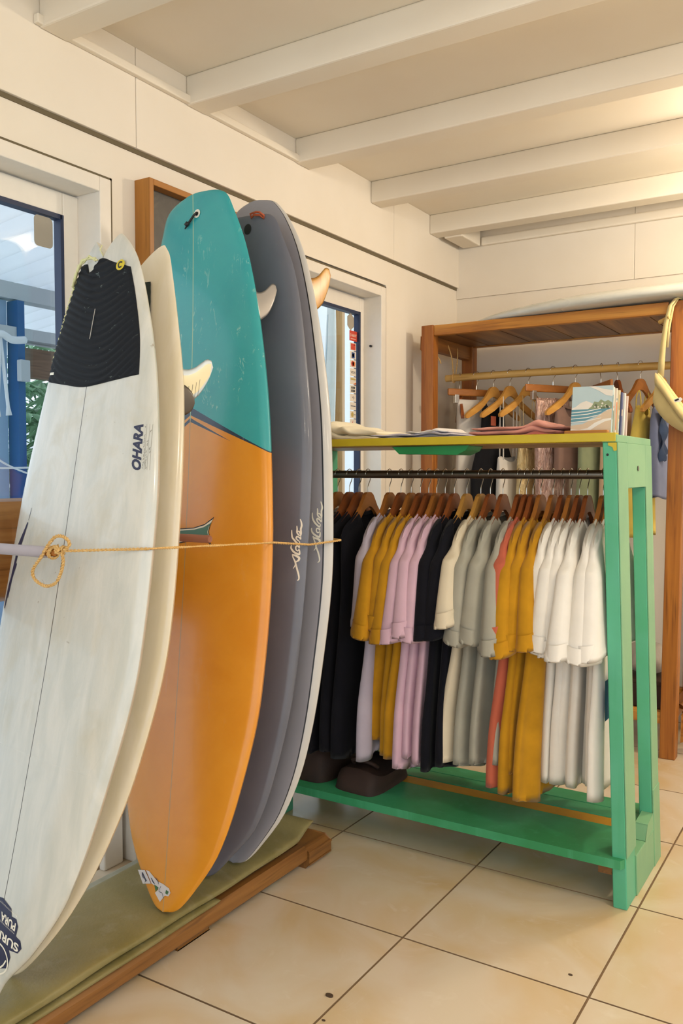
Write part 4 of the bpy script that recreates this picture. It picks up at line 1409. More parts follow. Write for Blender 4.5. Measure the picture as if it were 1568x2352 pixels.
# ------------------------------------------------------------------ hanging garments
def garment(name, label, cat, loc, rz, mats, L=.95, wt=.195, wb=.19, sl=.335, sw=.088, out=.012, T=.017, fold=.012, ff=2.0, seed=0,
            neck=.066, dip=.085, sleeves=True, group=None, yoff=0.0, lean=0.0, slope=.52, hemvar=.012, armhole=.0, mid=None, strap=0.0, shift=0.0, twist=0.0, drop=0.0, flare=(.2, .8)):
    """cloth shell on a hanger; local origin is the centre of the rail, y runs along the hanger"""
    R = random.Random(seed)
    t = thing(name, label, cat, loc, rz, group)
    ph, ph2, ph3 = R.uniform(0, 6), R.uniform(0, 6), R.uniform(0, 6)
    drift = R.uniform(-.01, .01)
    N, M_ = 56, 34
    zt = -.116 - drop
    def zs(y):
        a_ = max(0, abs(y) - .05)
        return zt - slope * a_ - 1.1 * max(0, abs(y) - .168) - (.0 if abs(y) < .05 else 0)
    def sway(y, t_):
        return (fold * (sin(2 * pi * ff * y / .2 * .5 + ph + 1.2 * t_) * .7 + sin(2 * pi * ff * 1.9 * y / .2 * .5 + ph2 - .8 * t_) * .45)) * t_ ** .8
    rows = []
    for j in range(M_ + 1):
        t_ = (j / M_) ** 1.15
        if sleeves:
            w = wt + (wb - wt) * smoothstep(.12, .55, t_)
            w *= 1 - .10 * smoothstep(.18, .33, t_) * (1 - smoothstep(.45, .8, t_))
        else:
            w = wt - armhole * sin(pi * min(1, t_ / .34)) + (wb - wt) * smoothstep(flare[0], flare[1], t_)
        if mid:
            w *= 1 - mid * exp(-((t_ - .45) / .14) ** 2)
        th = max(.0115, T * (.5 + .5 * smoothstep(0, .16, t_)) * (1 + .35 * t_))
        r = []
        for i in range(N):
            p = 2 * pi * i / N
            yy = w * math.copysign(abs(cos(p)) ** .8, cos(p))
            q = sin(p)
            ztop = zs(yy)
            z = ztop + t_ * (-L - ztop)
            nk = max(0, 1 - (yy / neck) ** 2) if abs(yy) < neck else 0
            z -= (dip if q > 0 else dip * .22) * nk ** .6 * max(0, 1 - t_ / .30) ** 2
            if j == 0:
                x = (.020 if q > 0 else -.010) * nk ** .5 * (1 if abs(q) > 1e-6 else 0)
            else:
                x = th * math.copysign(abs(q) ** .55, q) + .010 * nk * (1 - min(1, t_ / .2)) * q
            x += sway(yy, t_) + lean * t_
            z += hemvar * t_ ** 6 * sin(yy * 17 + ph3)
            tw_ = twist * smoothstep(.25, 1, t_)
            x, yy = x * cos(tw_) - yy * sin(tw_), x * sin(tw_) + yy * cos(tw_)
            r.append((x, yy + drift * t_ + yoff * smoothstep(.1, .7, t_) + shift, z))
        rows.append(r)
    # turned hem
    last = rows[-1]
    cx0 = sum(p[0] for p in last) / N
    rows.append([(cx0 + (x - cx0) * .9, y * .985, z + .004) for x, y, z in last])
    MB().grid(rows, wrap=True).build('body', mats[0], t, smooth=True, local=True)
    # neck band
    top = rows[0]
    ring = [top[i] for i in range(N) if abs(top[i][1] - shift) <= neck * 1.02]
    if len(ring) > 6 and not strap:
        cxm = shift
        band = []
        for k, sc_, dz in ((0, 1.00, -.004), (1, .985, .004), (2, .93, .0085), (3, .90, .006), (4, .92, -.004)):
            band.append([((x) * (1.06 if k < 3 else .95) + (.0012 if x > 0 else -.0012) * (1 if k < 3 else -1), cxm + (y - cxm) * sc_, z + dz) for x, y, z in ring])
        MB().grid(band, wrap=True).build('neck_band', mats[0], t, smooth=True, local=True)
    if strap:
        for sg in (-1, 1):
            tb = MB()
            hy = max(neck * 1.02, .05)
            top_z = zs(neck) + .012 if not drop else -.122 - .62 * max(0, hy - .05)
            pts = smooth_path([(.012, shift + sg * neck * 1.0, zs(neck) - .02), (.0095, shift + sg * hy, top_z - .03), (.002, shift + sg * hy, top_z), (-.0095, shift + sg * hy, top_z - .03), (-.012, shift + sg * neck * 1.0, zs(neck) - .02)], 5)
            tb.tube(pts, strap, 8)
            tb.build('strap', mats[0], t, smooth=True, local=True)
    if sleeves:
        for sg in (-1, 1):
            s_l = sl * R.uniform(.93, 1.06)
            s_w = sw * R.uniform(.86, 1.14)
            o_ = out + R.uniform(-.014, .014)
            p0, p1 = R.uniform(0, 6), R.uniform(0, 6)
            rows = []
            MM = 22
            for j in range(MM + 1):
                s_ = j / MM
                e = smoothstep(0, .30, s_)
                yc = .158 + .020 * e + o_ * s_
                hy = .040 + (s_w - .040) * s_ ** .75
                hb = .0125 + (.015 + .016 * s_ ** 2) * smoothstep(0, .35, s_)
                zc = zs(.158) - .010 - s_l * s_
                tilt = .95 * (1 - smoothstep(0, .35, s_)) + (.16 if sg < 0 else -.05) * s_ ** 2
                r = []
                for i in range(36):
                    p = 2 * pi * i / 36
                    c, q = cos(p), sin(p)
                    dy = hy * math.copysign(abs(c) ** .85, c)
                    x = hb * math.copysign(abs(q) ** .7, q)
                    x += fold * .75 * s_ * sin(dy / hy * 2.6 + p0 + 1.5 * s_) + .006 * s_ * sin(dy / hy * 5.2 + p1)
                    y = sg * (yc + dy) + shift
                    z = zc - tilt * dy - .010 * s_ ** 3 * q * sin(p1)
                    if s_ > .93:
                        x *= 1 + .05 * sin((s_ - .93) / .07 * pi)
                    r.append((x + lean * .3 * s_, y, z))
                rows.append(r)
            rows.append([(x * .84, y, z + .006) for x, y, z in rows[-1]])
            rows.append([(x * .80, y, z + .05) for x, y, z in rows[-2]])
            m = MB().grid(rows, wrap=True)
            m.f.append(tuple(range(35, -1, -1))); m.mi.append(0)
            m.build('sleeve', mats[0], t, smooth=True, local=True)
    return t

F = dict(
    white=fabric('white_jersey', '#eee8dd', .93), mustard=fabric('mustard_jersey', '#c68e1c', .78), pink=fabric('lilac_pink_jersey', '#d8b3c2', .90),
    black=fabric('black_jersey', '#14141c', .75, sheen=.05), cream=fabric('cream_jersey', '#ded0b4', .94), grey=fabric('sage_grey_jersey', '#a9a595', .90),
    coral=fabric('coral_jersey', '#c2644a', .88), lilac=fabric('pale_lilac_jersey', '#bcb2c0', .92), taupe=fabric('taupe_jersey', '#a5988a', .9))
RZ, RY = 1.243, 2.68
GS = 'clothes hanging on the green rack'
GH = 'wooden hangers on the green rack'
# x on rail, colour key, label, kind, options
L_ = []
def add(x, key, label, kind='tee', hk=0, bar=False, rz=0.0, **kw):
    L_.append((x, key, label, kind, hk, bar, rz, kw))
add(-1.690, 'white', 'white T-shirt half hidden by the pinlined surfboard, first on green rack', L=.90, hk=1, rz=.10)
add(-1.640, 'black', 'black sleeveless dress, first of three at the left rack end', 'dress', hk=0, L=.985, wt=.188, wb=.20, rz=.12)
add(-1.600, 'black', 'black sleeveless dress, middle of three at the left rack end', 'dress', hk=0, L=.975, wt=.188, wb=.20, rz=.06)
add(-1.562, 'black', 'black sleeveless dress, last of three, beside the lilac-grey T-shirt', 'dress', hk=1, bar=True, L=.98, wt=.188, wb=.20, rz=.03)
add(-1.474, 'lilac', 'pale lilac-grey T-shirt between the black dresses and the mustard T-shirts', hk=1, L=.97, rz=.10, yoff=-.01)
add(-1.428, 'mustard', 'mustard T-shirt, first of the three beside the lilac-grey one', hk=0, L=.92, rz=.10, wb=.15, out=.03)
add(-1.388, 'mustard', 'mustard T-shirt, middle of the three left of the pink ones', hk=1, L=.945, rz=.07, wb=.16, out=.025)
add(-1.352, 'mustard', 'mustard T-shirt touching the first pink T-shirt', hk=0, L=.97, rz=.05, wb=.18)
add(-1.320, 'pink', 'lilac-pink T-shirt, first of three, beside the mustard ones', hk=0, L=.985, rz=.08, wb=.185)
add(-1.290, 'pink', 'lilac-pink T-shirt, middle of three', hk=1, L=.93, rz=.05, wb=.18)
add(-1.258, 'pink', 'lilac-pink T-shirt touching the black T-shirts', hk=0, L=.96, rz=.04, wb=.18)
add(-1.224, 'black', 'black T-shirt next to the last pink T-shirt', hk=0, L=.985, rz=.05, wb=.19)
add(-1.178, 'black', 'black T-shirt next to the cream T-shirt', hk=2, bar=True, L=.96, rz=.02, wb=.18)
add(-1.128, 'cream', 'cream T-shirt between black and grey T-shirts', hk=2, L=.925, rz=.03, wb=.18, sl=.30)
add(-1.094, 'grey', 'sage grey T-shirt touching the cream one', hk=0, L=.94, rz=.04, wb=.18)
add(-1.050, 'grey', 'sage grey T-shirt with open neck, middle of the three grey ones', hk=0, L=.93, rz=.06, wb=.17, out=.03)
add(-.994, 'grey', 'sage grey T-shirt touching the coral one', hk=0, L=.90, rz=.03, wb=.16)
add(-.970, 'coral', 'coral red T-shirt between grey and mustard', hk=0, L=.975, rz=.02, wb=.185, sl=.30)
add(-.948, 'mustard', 'mustard T-shirt, first of three, beside the coral one', hk=0, L=.985, rz=.02, wb=.185)
add(-.922, 'mustard', 'mustard T-shirt, middle of the three right of the coral one', hk=1, L=.93, rz=.01, wb=.17)
add(-.882, 'mustard', 'mustard T-shirt with the lowest hem, touching the white T-shirts', hk=1, L=1.00, rz=.02, wb=.19, fold=.016)
add(-.850, 'white', 'white T-shirt, first of five, beside the mustard ones', hk=0, L=.95, rz=.03, wb=.13, yoff=.03)
add(-.824, 'white', 'white T-shirt, second of the five at the right end', hk=1, L=.95, rz=.02, wb=.13, yoff=.03)
add(-.798, 'white', 'white T-shirt, third of the five at the right end', hk=0, L=.945, rz=.02, wb=.13, yoff=.03)
add(-.772, 'white', 'white T-shirt, fourth of the five, under a tilted hanger', hk=0, L=.95, rz=.03, wb=.14, yoff=.03)
add(-.724, 'white', 'white T-shirt, last plain white one before the green post', hk=1, L=.94, twist=-.08, rz=.02, wb=.15, yoff=.02)
add(-.699, 'white', 'white T-shirt with blue print, hidden mostly by the green post', hk=1, L=.95, twist=-.03, rz=.0, wb=.18)
shirts = []
for i, (x, key, label, kind, hk, bar, rz, kw) in enumerate(L_):
    R = random.Random(100 + i)
    kw = dict(kw)
    kw.setdefault('fold', .012)
    kw.setdefault('T', .018)
    rz = R.uniform(-.03, .02) + (.05 if key == 'lilac' else 0)
    kw.setdefault('twist', R.uniform(-.24, -.14) if key != 'cream' else -.32)
    if kind == 'tee':
        o = garment('t_shirt', label, 't-shirt', (x, RY, RZ), rz, [F[key]], seed=i * 7 + 3, group=GS, ff=R.uniform(1.6, 2.6), **kw)
    else:
        o = garment('sleeveless_dress', label, 'dress', (x, RY, RZ), rz, [F[key]], seed=i * 7 + 3, group=GS, sleeves=False, neck=.07, dip=.12, armhole=.006, ff=R.uniform(1.2, 2), **kw)
    shirts.append(o)
    hanger(hk, bar, (x, RY, RZ), rz, 'wooden hanger holding the ' + label.split(',')[0].split(' half ')[0] + (' number ' if False else '') + ({0: ''}.get(1, '')), GH)
    L_[i] = L_[i]
# labels of hangers say which garment they carry
hs = [o for o in bpy.data.objects if o.get('category') == 'hanger' and o.get('group') == GH]
hs.sort(key=lambda o: o.location.x)
for h_, it in zip(hs, sorted(L_, key=lambda q: q[0])):
    h_['label'] = ' '.join(('wooden hanger carrying the ' + it[2]).replace(' with open neck', '').replace(' with the lowest hem', '').split(' ')[:16])
# blue print on the last shirt
m_bprint = flat('blue_shirt_print', '#3f7fb0', .8)
for (ya, yb, za, zb) in ((-.19, -.10, -.40, -.46), (-.17, -.06, -.60, -.72), (-.17, -.12, -.345, -.365)):
    MB().add([(.034, ya, za), (.034, yb, za), (.034, yb - .01, zb), (.034, ya + .004, zb)], [(0, 1, 2, 3)]).build('print', m_bprint, shirts[-1], local=True)
# taupe trousers at the hidden left end
tr = thing('trousers', 'taupe trousers hanging beside the black dresses behind the surfboard', 'trousers', (-1.765, RY, RZ), -.06)
for k, (yc, zb) in enumerate(((-.13, -.93), (.02, -.90))):
    rows = []
    for j in range(20):
        f = j / 19
        rows.append([(.016 * cos(a_) + .008 * sin(3 * f + k), yc + (.085 - .025 * f) * sin(a_), -.12 + (zb + .12) * f) for a_ in [2 * pi * q / 24 for q in range(24)]])
    MB().grid(rows, wrap=True).build('trouser_leg', F['taupe'], tr, smooth=True, local=True)
hanger(1, True, (-1.765, RY, RZ), -.06, 'wooden hanger carrying the taupe trousers at the hidden end of the rack', GH)

# ------------------------------------------------------------------ folded clothes and books on the yellow shelf
def folded(name, label, cat, x0, x1, y0, y1, z0, layers, mats, seed, rise=0.0, lumps=()):
    t = thing(name, label, cat, ((x0 + x1) / 2, (y0 + y1) / 2, z0))
    R = random.Random(seed)
    z = z0
    for k, (h_, ins0, ins1) in enumerate(layers):
        rows = []
        n, K = 60, 40
        p1, p2, p3 = R.uniform(0, 6), R.uniform(0, 6), R.uniform(0, 6)
        a0, a1 = x0 + ins0, x1 - ins1
        for i in range(n + 1):
            f = i / n
            x = a0 + (a1 - a0) * f
            endk = sqrt(max(.0, 1 - abs(2 * f - 1) ** 10)) * .97 + .03
            lift = rise * sin(pi * f) * .3
            for lx, lh, lw in lumps:
                lift += lh * exp(-((f - lx) / lw) ** 2)
            r = []
            for q in range(K):
                a_ = 2 * pi * q / K
                c, s_ = cos(a_), sin(a_)
                yy = (y0 + y1) / 2 + (y1 - y0) / 2 * math.copysign(abs(c) ** .35, c) * (1 + .02 * sin(9 * f + p1)) + .006 * sin(13 * f + p2) * (c < 0)
                hh = h_ * .5
                wr_ = .0016 * (sin(5 * f * pi + 3 * c + p2) + .7 * sin(19 * f + 5 * c + p3)) * (1 if s_ > 0 else .25)
                zz = z + hh + hh * math.copysign(abs(s_) ** .75, s_) * endk + wr_ * endk + lift * (.5 + .5 * s_) + lift * .5 * (k > 0)
                r.append((x, yy, max(z0 + .0005, zz)))
            rows.append(r)
        m = MB().grid(rows, wrap=True)
        m.f.append(tuple(range(K - 1, -1, -1))); m.mi.append(0)
        m.f.append(tuple(n * K + q for q in range(K))); m.mi.append(0)
        m.build('folded_layer', mats[k % len(mats)], t, smooth=70)
        z += h_ * .93
    return t
ZS = 1.3565
f_cream = fabric('ivory_folded_cotton', '#efe6cc', .94)
f_slate = fabric('slate_blue_folded_cotton', '#8b8f9c', .8)
f_lav = fabric('lavender_folded_cotton', '#c2bdca', .92)
f_white2 = fabric('white_folded_cotton', '#e3dfdd', .95)
f_rose = fabric('rose_folded_cotton', '#cf8f80', .88)
f_rosed = fabric('rust_rose_folded_cotton', '#b8695a', .85)
folded('folded_garment', 'folded ivory garment on the yellow shelf beside the surfboards', 'garment', -1.76, -1.43, 2.56, 2.84, ZS, [(.018, 0, 0), (.022, .0, .03)], [f_cream], 1, .01, ((.30, .022, .12), (.55, .010, .08), (.1, .012, .06)))
folded('folded_garment', 'folded slate and lavender garment in the middle of the yellow shelf', 'garment', -1.455, -1.135, 2.50, 2.72, ZS, [(.011, 0, .0), (.010, .01, .02), (.007, .13, .03)], [f_slate, f_lav, f_white2], 2, .0, ((.72, .007, .12),))
folded('folded_garment', 'folded rose pink garment next to the books on the yellow shelf', 'garment', -1.115, -.775, 2.50, 2.73, ZS, [(.008, 0, .02), (.016, .02, .04), (.012, .03, .03)], [f_rosed, f_rose, f_rose], 3, .0, ((.72, .012, .10),))

bh = thing('book_holder', 'low wooden ledge holding the books on the yellow shelf', 'holder', (-.72, 2.56, ZS))
box(-.795, -.668, 2.508, 2.528, ZS, ZS + .016).build('front_bar', m_teakx, bh, bevel=.003)
box(-.795, -.668, 2.528, 2.80, ZS, ZS + .004).build('base', m_teakx, bh)
TILT = .14
def book(label, k, h_, w, th, cover, spine_cols, y):
    t = thing('book', label, 'book', (-.724, y, ZS + .0045), 0, 'books in the wooden ledge')
    def P(x, d, z):
        return (-.724 + x, y + d + z * TILT, ZS + .0045 + z)
    c = MB()
    hw = w / 2
    for d0, d1 in ((0, .0012), (th - .0012, th)):
        c.add([P(x, d, z) for x in (-hw, hw) for d in (d0, d1) for z in (0, h_)], [(0, 1, 3, 2), (4, 6, 7, 5), (0, 4, 5, 1), (2, 3, 7, 6), (0, 2, 6, 4), (1, 5, 7, 3)])
    c.add([P(x, d, z) for x in (hw - .0012, hw) for d in (.0012, th - .0012) for z in (0, h_)], [(0, 1, 3, 2), (4, 6, 7, 5), (0, 4, 5, 1), (2, 3, 7, 6), (0, 2, 6, 4), (1, 5, 7, 3)])
    c.build('cover', cover, t)
    p = MB()
    p.add([P(x, d, z) for x in (-hw + .002, hw - .002) for d in (.0012, th - .0012) for z in (.002, h_ - .002)], [(0, 1, 3, 2), (4, 6, 7, 5), (0, 4, 5, 1), (2, 3, 7, 6), (0, 2, 6, 4), (1, 5, 7, 3)])
    p.build('pages', m_paper, t)
    for z0, z1, m in spine_cols:
        q = MB()
        q.add([P(hw + .0004, d, z) for d in (.002, th - .002) for z in (z0 * h_, z1 * h_)], [(0, 1, 3, 2)])
        q.build('spine_print', m, t)
    return t, P
def cc(n, c):
    return flat(n, c, .45)
m_sky, m_cloud, m_sea, m_sand, m_hill, m_foamc = cc('cover_sky_blue', '#b9cdd0'), cc('cover_cloud_cream', '#e6dfd2'), cc('cover_sea_teal', '#5f93a2'), cc('cover_sand', '#d6bfa2'), cc('cover_hill_sage', '#8f9a76'), cc('cover_foam', '#eae6dc')
bk, P = book('front book with a beach and sea landscape on its cover', 0, .142, .118, .010, m_sky, [(.3, .8, m_sea)], 2.532)
def art(pts, m, lvl):
    q = MB()
    tri = tessellate_polygon([[Vector((a_, b_, 0)) for a_, b_ in pts]])
    q.add([P(-.059 + .118 * a_, -.0003 - .0003 * lvl, .142 * b_) for a_, b_ in pts], tri)
    q.build('cover_print', m, bk)
art([(.55, 1.0), (.78, .93), (1.0, .90), (1.0, .78), (.84, .80), (.66, .90), (.40, 1.0)], m_cloud, 1)
art([(0, .55), (.10, .58), (.22, .66), (.36, .70), (.52, .64), (.70, .56), (1, .56), (1, .48), (0, .50)], m_cloud, 1)
art([(.40, .52), (.50, .58), (.56, .68), (.66, .66), (.72, .72), (.82, .67), (.90, .70), (1, .64), (1, .52)], m_hill, 2)
art([(0, .24), (.30, .27), (.62, .38), (.86, .49), (1, .53), (0, .52)], m_sea, 3)
art([(0, 0), (1, 0), (1, .52), (.82, .46), (.60, .34), (.30, .22), (0, .19)], m_sand, 3)
for a0 in (.27, .34, .41, .47):
    art([(.0, a0 - .02), (.40, a0 + .0), (.75, a0 + .06), (.75, a0 + .072), (.38, a0 + .018), (.0, a0 - .004)], m_foamc, 4)
art([(.0, .12), (.22, .10), (.42, .13), (.60, .24), (.80, .31), (1, .33), (1, .29), (.84, .26), (.66, .18), (.48, .08), (.24, .05), (.0, .07)], m_foamc, 4)
rnd = random.Random(9)
m_hilld = cc('cover_hill_dark', '#5d6a4c')
for i in range(16):
    cx_, cy_ = rnd.uniform(.55, .97), rnd.uniform(.54, .64)
    r_ = rnd.uniform(.018, .032)
    art([(cx_ + r_ * cos(k * pi / 4), cy_ + r_ * .8 * sin(k * pi / 4)) for k in range(8)], m_hilld if i % 2 else m_cloud, 5)
m_bnavy = cc('book_navy', '#4a557f')
specs = [('second book in the ledge, white with green spine lettering', .138, .010, cc('book_white', '#e4ded2'), [(.05, .5, cc('spine_green', '#4f7f66')), (.55, .6, m_orange)]),
         ('third book in the ledge, white with an orange spine band', .137, .012, cc('book_offwhite', '#e0d6c6'), [(.1, .7, m_orange), (.74, .78, m_sea)]),
         ('fourth book in the ledge, cream with grey spine stripes', .134, .012, cc('book_cream', '#ded2b0'), [(.08, .3, m_sky), (.36, .44, m_stick), (.55, .9, m_olive_p)]),
         ('fifth book in the ledge with navy blue cover', .130, .014, m_bnavy, [(.45, .6, m_sand)]),
         ('sixth book in the ledge, plain white', .130, .013, cc('book_plain_white', '#e8e4dc'), []),
         ('last book in the ledge, pale pink', .124, .011, cc('book_pink', '#dcc6bd'), [(.4, .7, m_sand)])]
y = 2.545
for i, (lab, h_, th, cv, sp) in enumerate(specs):
    book(lab, i + 1, h_, .118, th, cv, sp, y)
    y += th + .020

# ------------------------------------------------------------------ brown teak clothes rack at the back wall
br = thing('clothes_rack', 'tall orange-brown teak clothes rack against the back wall', 'rack', (-1.36, 4.15, 0))
BX0, BX1, BY0, BY1, BZ = -1.962, -.722, 3.89, 4.44, 1.98
for (x, y) in ((BX0, BY0), (BX1 - .068, BY0), (BX0, BY1 - .06), (BX1 - .068, BY1 - .06)):
    front = y == BY0
    m = MB().box(x, x + .066, y, y + .06, 0, BZ)
    if front and x > -1:
        m.v = [(px_ + .022 * (z / BZ) - .022 + .018, py_, z) for px_, py_, z in m.v]
    m.build('post', m_teakz, br, bevel=.004)
box(BX0 + .066, BX1 - .066, BY0 + .006, BY0 + .042, 1.928, 1.978).build('front_beam', m_teakx, br, bevel=.003)
box(BX0 + .066, BX1 - .066, BY1 - .05, BY1 - .014, 1.928, 1.978).build('back_beam', m_teakx, br, bevel=.003)
for x in (BX0 + .010, BX1 - .058):
    box(x, x + .04, BY0 + .06, BY1 - .06, 1.86, 1.93).build('side_beam', m_teaky, br, bevel=.003)
    box(x, x + .04, BY0 + .06, BY1 - .06, .16, .205).build('side_beam', m_teaky, br, bevel=.003)
n = 10
wd = (BX1 - BX0 - .08) / n
for i in range(n):
    x = BX0 + .04 + wd * i
    box(x + .001, x + wd - .001, BY0 + .043, BY1 - .051, 1.932 + .002 * (i % 2), 1.952).build('slat', m_slat, br)
box(BX0 + .066, BX1 - .066, BY0 + .012, BY0 + .05, .150, .202).build('bottom_beam', m_teakx, br, bevel=.003)
box(BX0 + .066, BX1 - .066, BY1 - .05, BY1 - .012, .150, .202).build('bottom_beam', m_teakx, br, bevel=.003)
for i in range(n):
    x = BX0 + .04 + wd * i
    box(x + .004, x + wd - .004, BY0 + .05, BY1 - .05, .165, .180).build('slat', m_slat, br)
MB().prism([(3.92, 1.93), (3.96, 1.93), (3.96, 1.86), (3.945, 1.85), (3.92, 1.87)], 'x', BX0 - .016, BX0).build('corner_knob', m_teakz, br, bevel=.004)
for y in (4.00,):
    MB().tube([(BX1 - .10, BY0 + .005, 1.895), (BX1 - .05, BY0 - .035, 1.905)], .009, 10).build('side_peg', m_bamboo, br, smooth=40)
bb = thing('bamboo_rail', 'pale bamboo hanging pole slung under the teak rack', 'rail', (-1.36, 4.15, 1.744))
mb_ = MB()
pts, rs = [], []
xx = -1.93
nodes = [-1.90, -1.72, -1.50, -1.27, -1.02, -.86]
for i in range(80):
    x = -1.945 + (1.945 - .797) * i / 79
    pts.append((x, 4.15, 1.740 + .004 * sin(3 * x)))
    rs.append(.0185 + .0016 * sum(exp(-((x - q) / .008) ** 2) for q in nodes))
mb_.tube(pts, rs, 18)
mb_.build('pole', m_bamboo, bb, smooth=60)
for pts in (smooth_path([(-1.905, 4.15, 1.760), (-1.900, 4.12, 1.84), (-1.915, 4.10, 1.91)], 6), smooth_path([(-1.900, 4.17, 1.760), (-1.905, 4.20, 1.84), (-1.915, 4.22, 1.91)], 6),
            smooth_path([(-1.925, 3.95, 1.86), (-1.905, 3.98, 1.82), (-1.90, 3.99, 1.80)], 5)):
    MB().tube(pts, .0032, 6).build('hanging_cord', m_twine, bb, smooth=True)
MB().tube([(-1.903, 4.15 + .021 * cos(a_), 1.740 + .021 * sin(a_)) for a_ in [k * pi / 8 for k in range(16)]], .0035, 6, closed=True).build('cord_loop', m_twine, bb, smooth=True)

B7 = thing('surfboard', 'white surfboard lying on top of the teak rack', 'surfboard', (-.9, 4.16, BZ))
class Flat(Board):
    def __init__(s, nose, L, width, th):
        s.L, s.rn, s.rt, s.th, s.notch = L, .040, .03, th, 0
        s.a, s.n, s.b = Vector((1, .02, 0)).normalized(), Vector((0, 0, 1)), Vector((-.02, 1, 0)).normalized()
        s.w = pchip(TW, width)
        s.tk = pchip([0, .04, .15, .35, .6, .85, 1], [.25, .4, .75, 1, 1, .7, .3])
        s.base = Vector(nose)
        s.dz = 0
    def axis(s, t):
        return s.base + s.a * (t * s.L) - s.n * (s.rock(t) - s.rn)
fb = Flat((-1.77, 4.06, BZ - .002), 1.95, [.02, .08, .14, .19, .23, .25, .24, .215, .17, .12, .08, .03], .085)
fb.mesh('board', [m_foam1, m_foam1, m_foam1], B7)

HZ, HY = 1.742, 4.15
GB = 'hangers on the bamboo pole'
GC = 'clothes on the bamboo pole'
f_black2 = fabric('black_rib_cotton', '#16161a', .8, sheen=.05)
f_white3 = fabric('white_crepe', '#d9d2c8', .93)
f_olive = fabric('olive_green_linen', '#8a9270', .82)
f_yel = fabric('yellow_broderie_cotton', '#e6cb62', .86, bstr=.5, weave=160)
f_denim = fabric('grey_blue_denim', '#828aa6', .85)
f_denimd = fabric('dark_blue_ruffle', '#3f4f6c', .6)
f_peach = fabric('peach_linen', '#cfae8c', .92)
def satin(name, c1, c2):
    g = G(name)
    v = g.coord('World', (9, 9, 3))
    f = g.noise(v, 4, 4, .7, 1.5)
    g.bump(f, .6, .02)
    return g.done(g.mix(g.ramp(f, .35, .65), hx(c1), hx(c2)), .3, .55)
f_gold = satin('gold_metallic_cloth', '#bfa26c', '#e0ca98')
f_rosegold = satin('rose_gold_metallic_cloth', '#a57e70', '#d3b3a4')
f_mauve = fabric('mauve_brown_mesh', '#8d6f62', .85)
f_sheer = fabric('grey_lace', '#a79c8c', .85)
def hgar(x, hk, label_h, bar=False, rz=-0.26):
    return hanger(hk, bar, (x, HY, HZ + .006), rz, label_h, GB, True)
def put(name, label, cat, x, mat, rz=-0.26, **kw):
    return garment(name, label, cat, (x, HY, HZ + .006), rz, [mat], sleeves=False, group=GC, **kw)
S = dict(T=.026, fold=.012)
hgar(-1.868, 0, 'narrow dark hanger seen edge-on, first on the bamboo pole', rz=.5)
put('lace_top', 'long grey lace top on the first hanger of the bamboo pole', 'top', -1.868, f_sheer, rz=.5, L=.62, wt=.085, wb=.10, seed=51, neck=.06, dip=.06, drop=.14, strap=.0025, **S)
def clip_hanger(x, rz, label):
    t = thing('clip_hanger', label, 'hanger', (x, HY, HZ + .006), rz, GB)
    MB().box(-.007, .007, -.17, .17, -.108, -.072).build('bar', m_hang[1], t, local=True, bevel=.006)
    MB().tube(smooth_path([(a_, b_, c * 1.2 if c < -.03 else c) for a_, b_, c in hook_pts], 4) + [], .0018, 8).build('hook', m_chrome, t, smooth=True, local=True)
    MB().tube([(0, 0, -.055), (0, 0, -.075)], .003, 8).build('stem', m_chrome, t, local=True)
    for y_ in (-.12, .12):
        k = MB().box(-.011, .011, y_ - .012, y_ + .012, -.146, -.102)
        k.tube([(0, y_, -.104), (0, y_, -.07)], .003, 6)
        k.build('clip', m_chrome, t, local=True, bevel=.003)
    return t
clip_hanger(-1.775, -.6, 'wooden clip hanger holding the pale grey skirt on the bamboo pole')
put('skirt', 'long pale grey skirt clipped beside the black tank dress', 'skirt', -1.775, f_white3, rz=-0.56, L=.80, wt=.115, wb=.12, seed=52, neck=.02, drop=.01, dip=0.0, slope=.0, **S)
hgar(-1.682, 2, 'light wooden hanger carrying the black tank dress on the bamboo pole', rz=-0.34)
put('tank_dress', 'black tank dress with scooped neck on the bamboo pole', 'dress', -1.682, f_black2, rz=-0.28, L=.95, wt=.088, wb=.165, seed=53, neck=.060, dip=.12, slope=.7, flare=(.12, .42), drop=.035, **S)
hgar(-1.594, 2, 'light wooden hanger carrying the white strappy garment on the bamboo pole', rz=-0.38)
put('strap_top', 'white garment with thin white straps right of the black tank dress', 'top', -1.600, f_white3, rz=-0.34, L=.98, wt=.075, wb=.085, seed=54, neck=.05, dip=.03, drop=.30, strap=.0035, slope=.2, **S)
hgar(-1.498, 2, 'light wooden hanger carrying the gold metallic garment on the bamboo pole', rz=-0.38)
put('metallic_dress', 'gold metallic dress hanging above the middle of the green rack', 'dress', -1.500, f_gold, rz=-0.3, L=.98, wt=.065, wb=.08, seed=55, neck=.04, dip=.03, drop=.24, strap=.002, slope=.2, **S)
clip_hanger(-1.372, -.55, 'wooden clip hanger holding the rose gold skirt on the bamboo pole')
put('metallic_skirt', 'rose gold metallic skirt on a clip hanger', 'skirt', -1.372, f_rosegold, rz=-0.52, L=.98, wt=.105, wb=.085, seed=56, neck=.02, drop=.02, dip=.0, slope=.0, **S)
hgar(-1.262, 2, 'light wooden hanger carrying the mauve mesh top on the bamboo pole', rz=-0.41)
put('mesh_top', 'mauve brown mesh top behind the beach-cover book', 'top', -1.275, f_mauve, rz=-0.41, L=.50, wt=.115, wb=.10, seed=57, neck=.07, dip=.10, slope=.6, drop=.05, **S)
clip_hanger(-1.139, .55, 'clip hanger seen end-on above the beach-cover book')
put('linen_dress', 'olive green linen dress under the end of the yellow shelf', 'dress', -1.150, f_olive, rz=-0.41, L=.98, wt=.13, wb=.16, seed=58, neck=.03, dip=.0, slope=.2, drop=.16, strap=.003, **S)
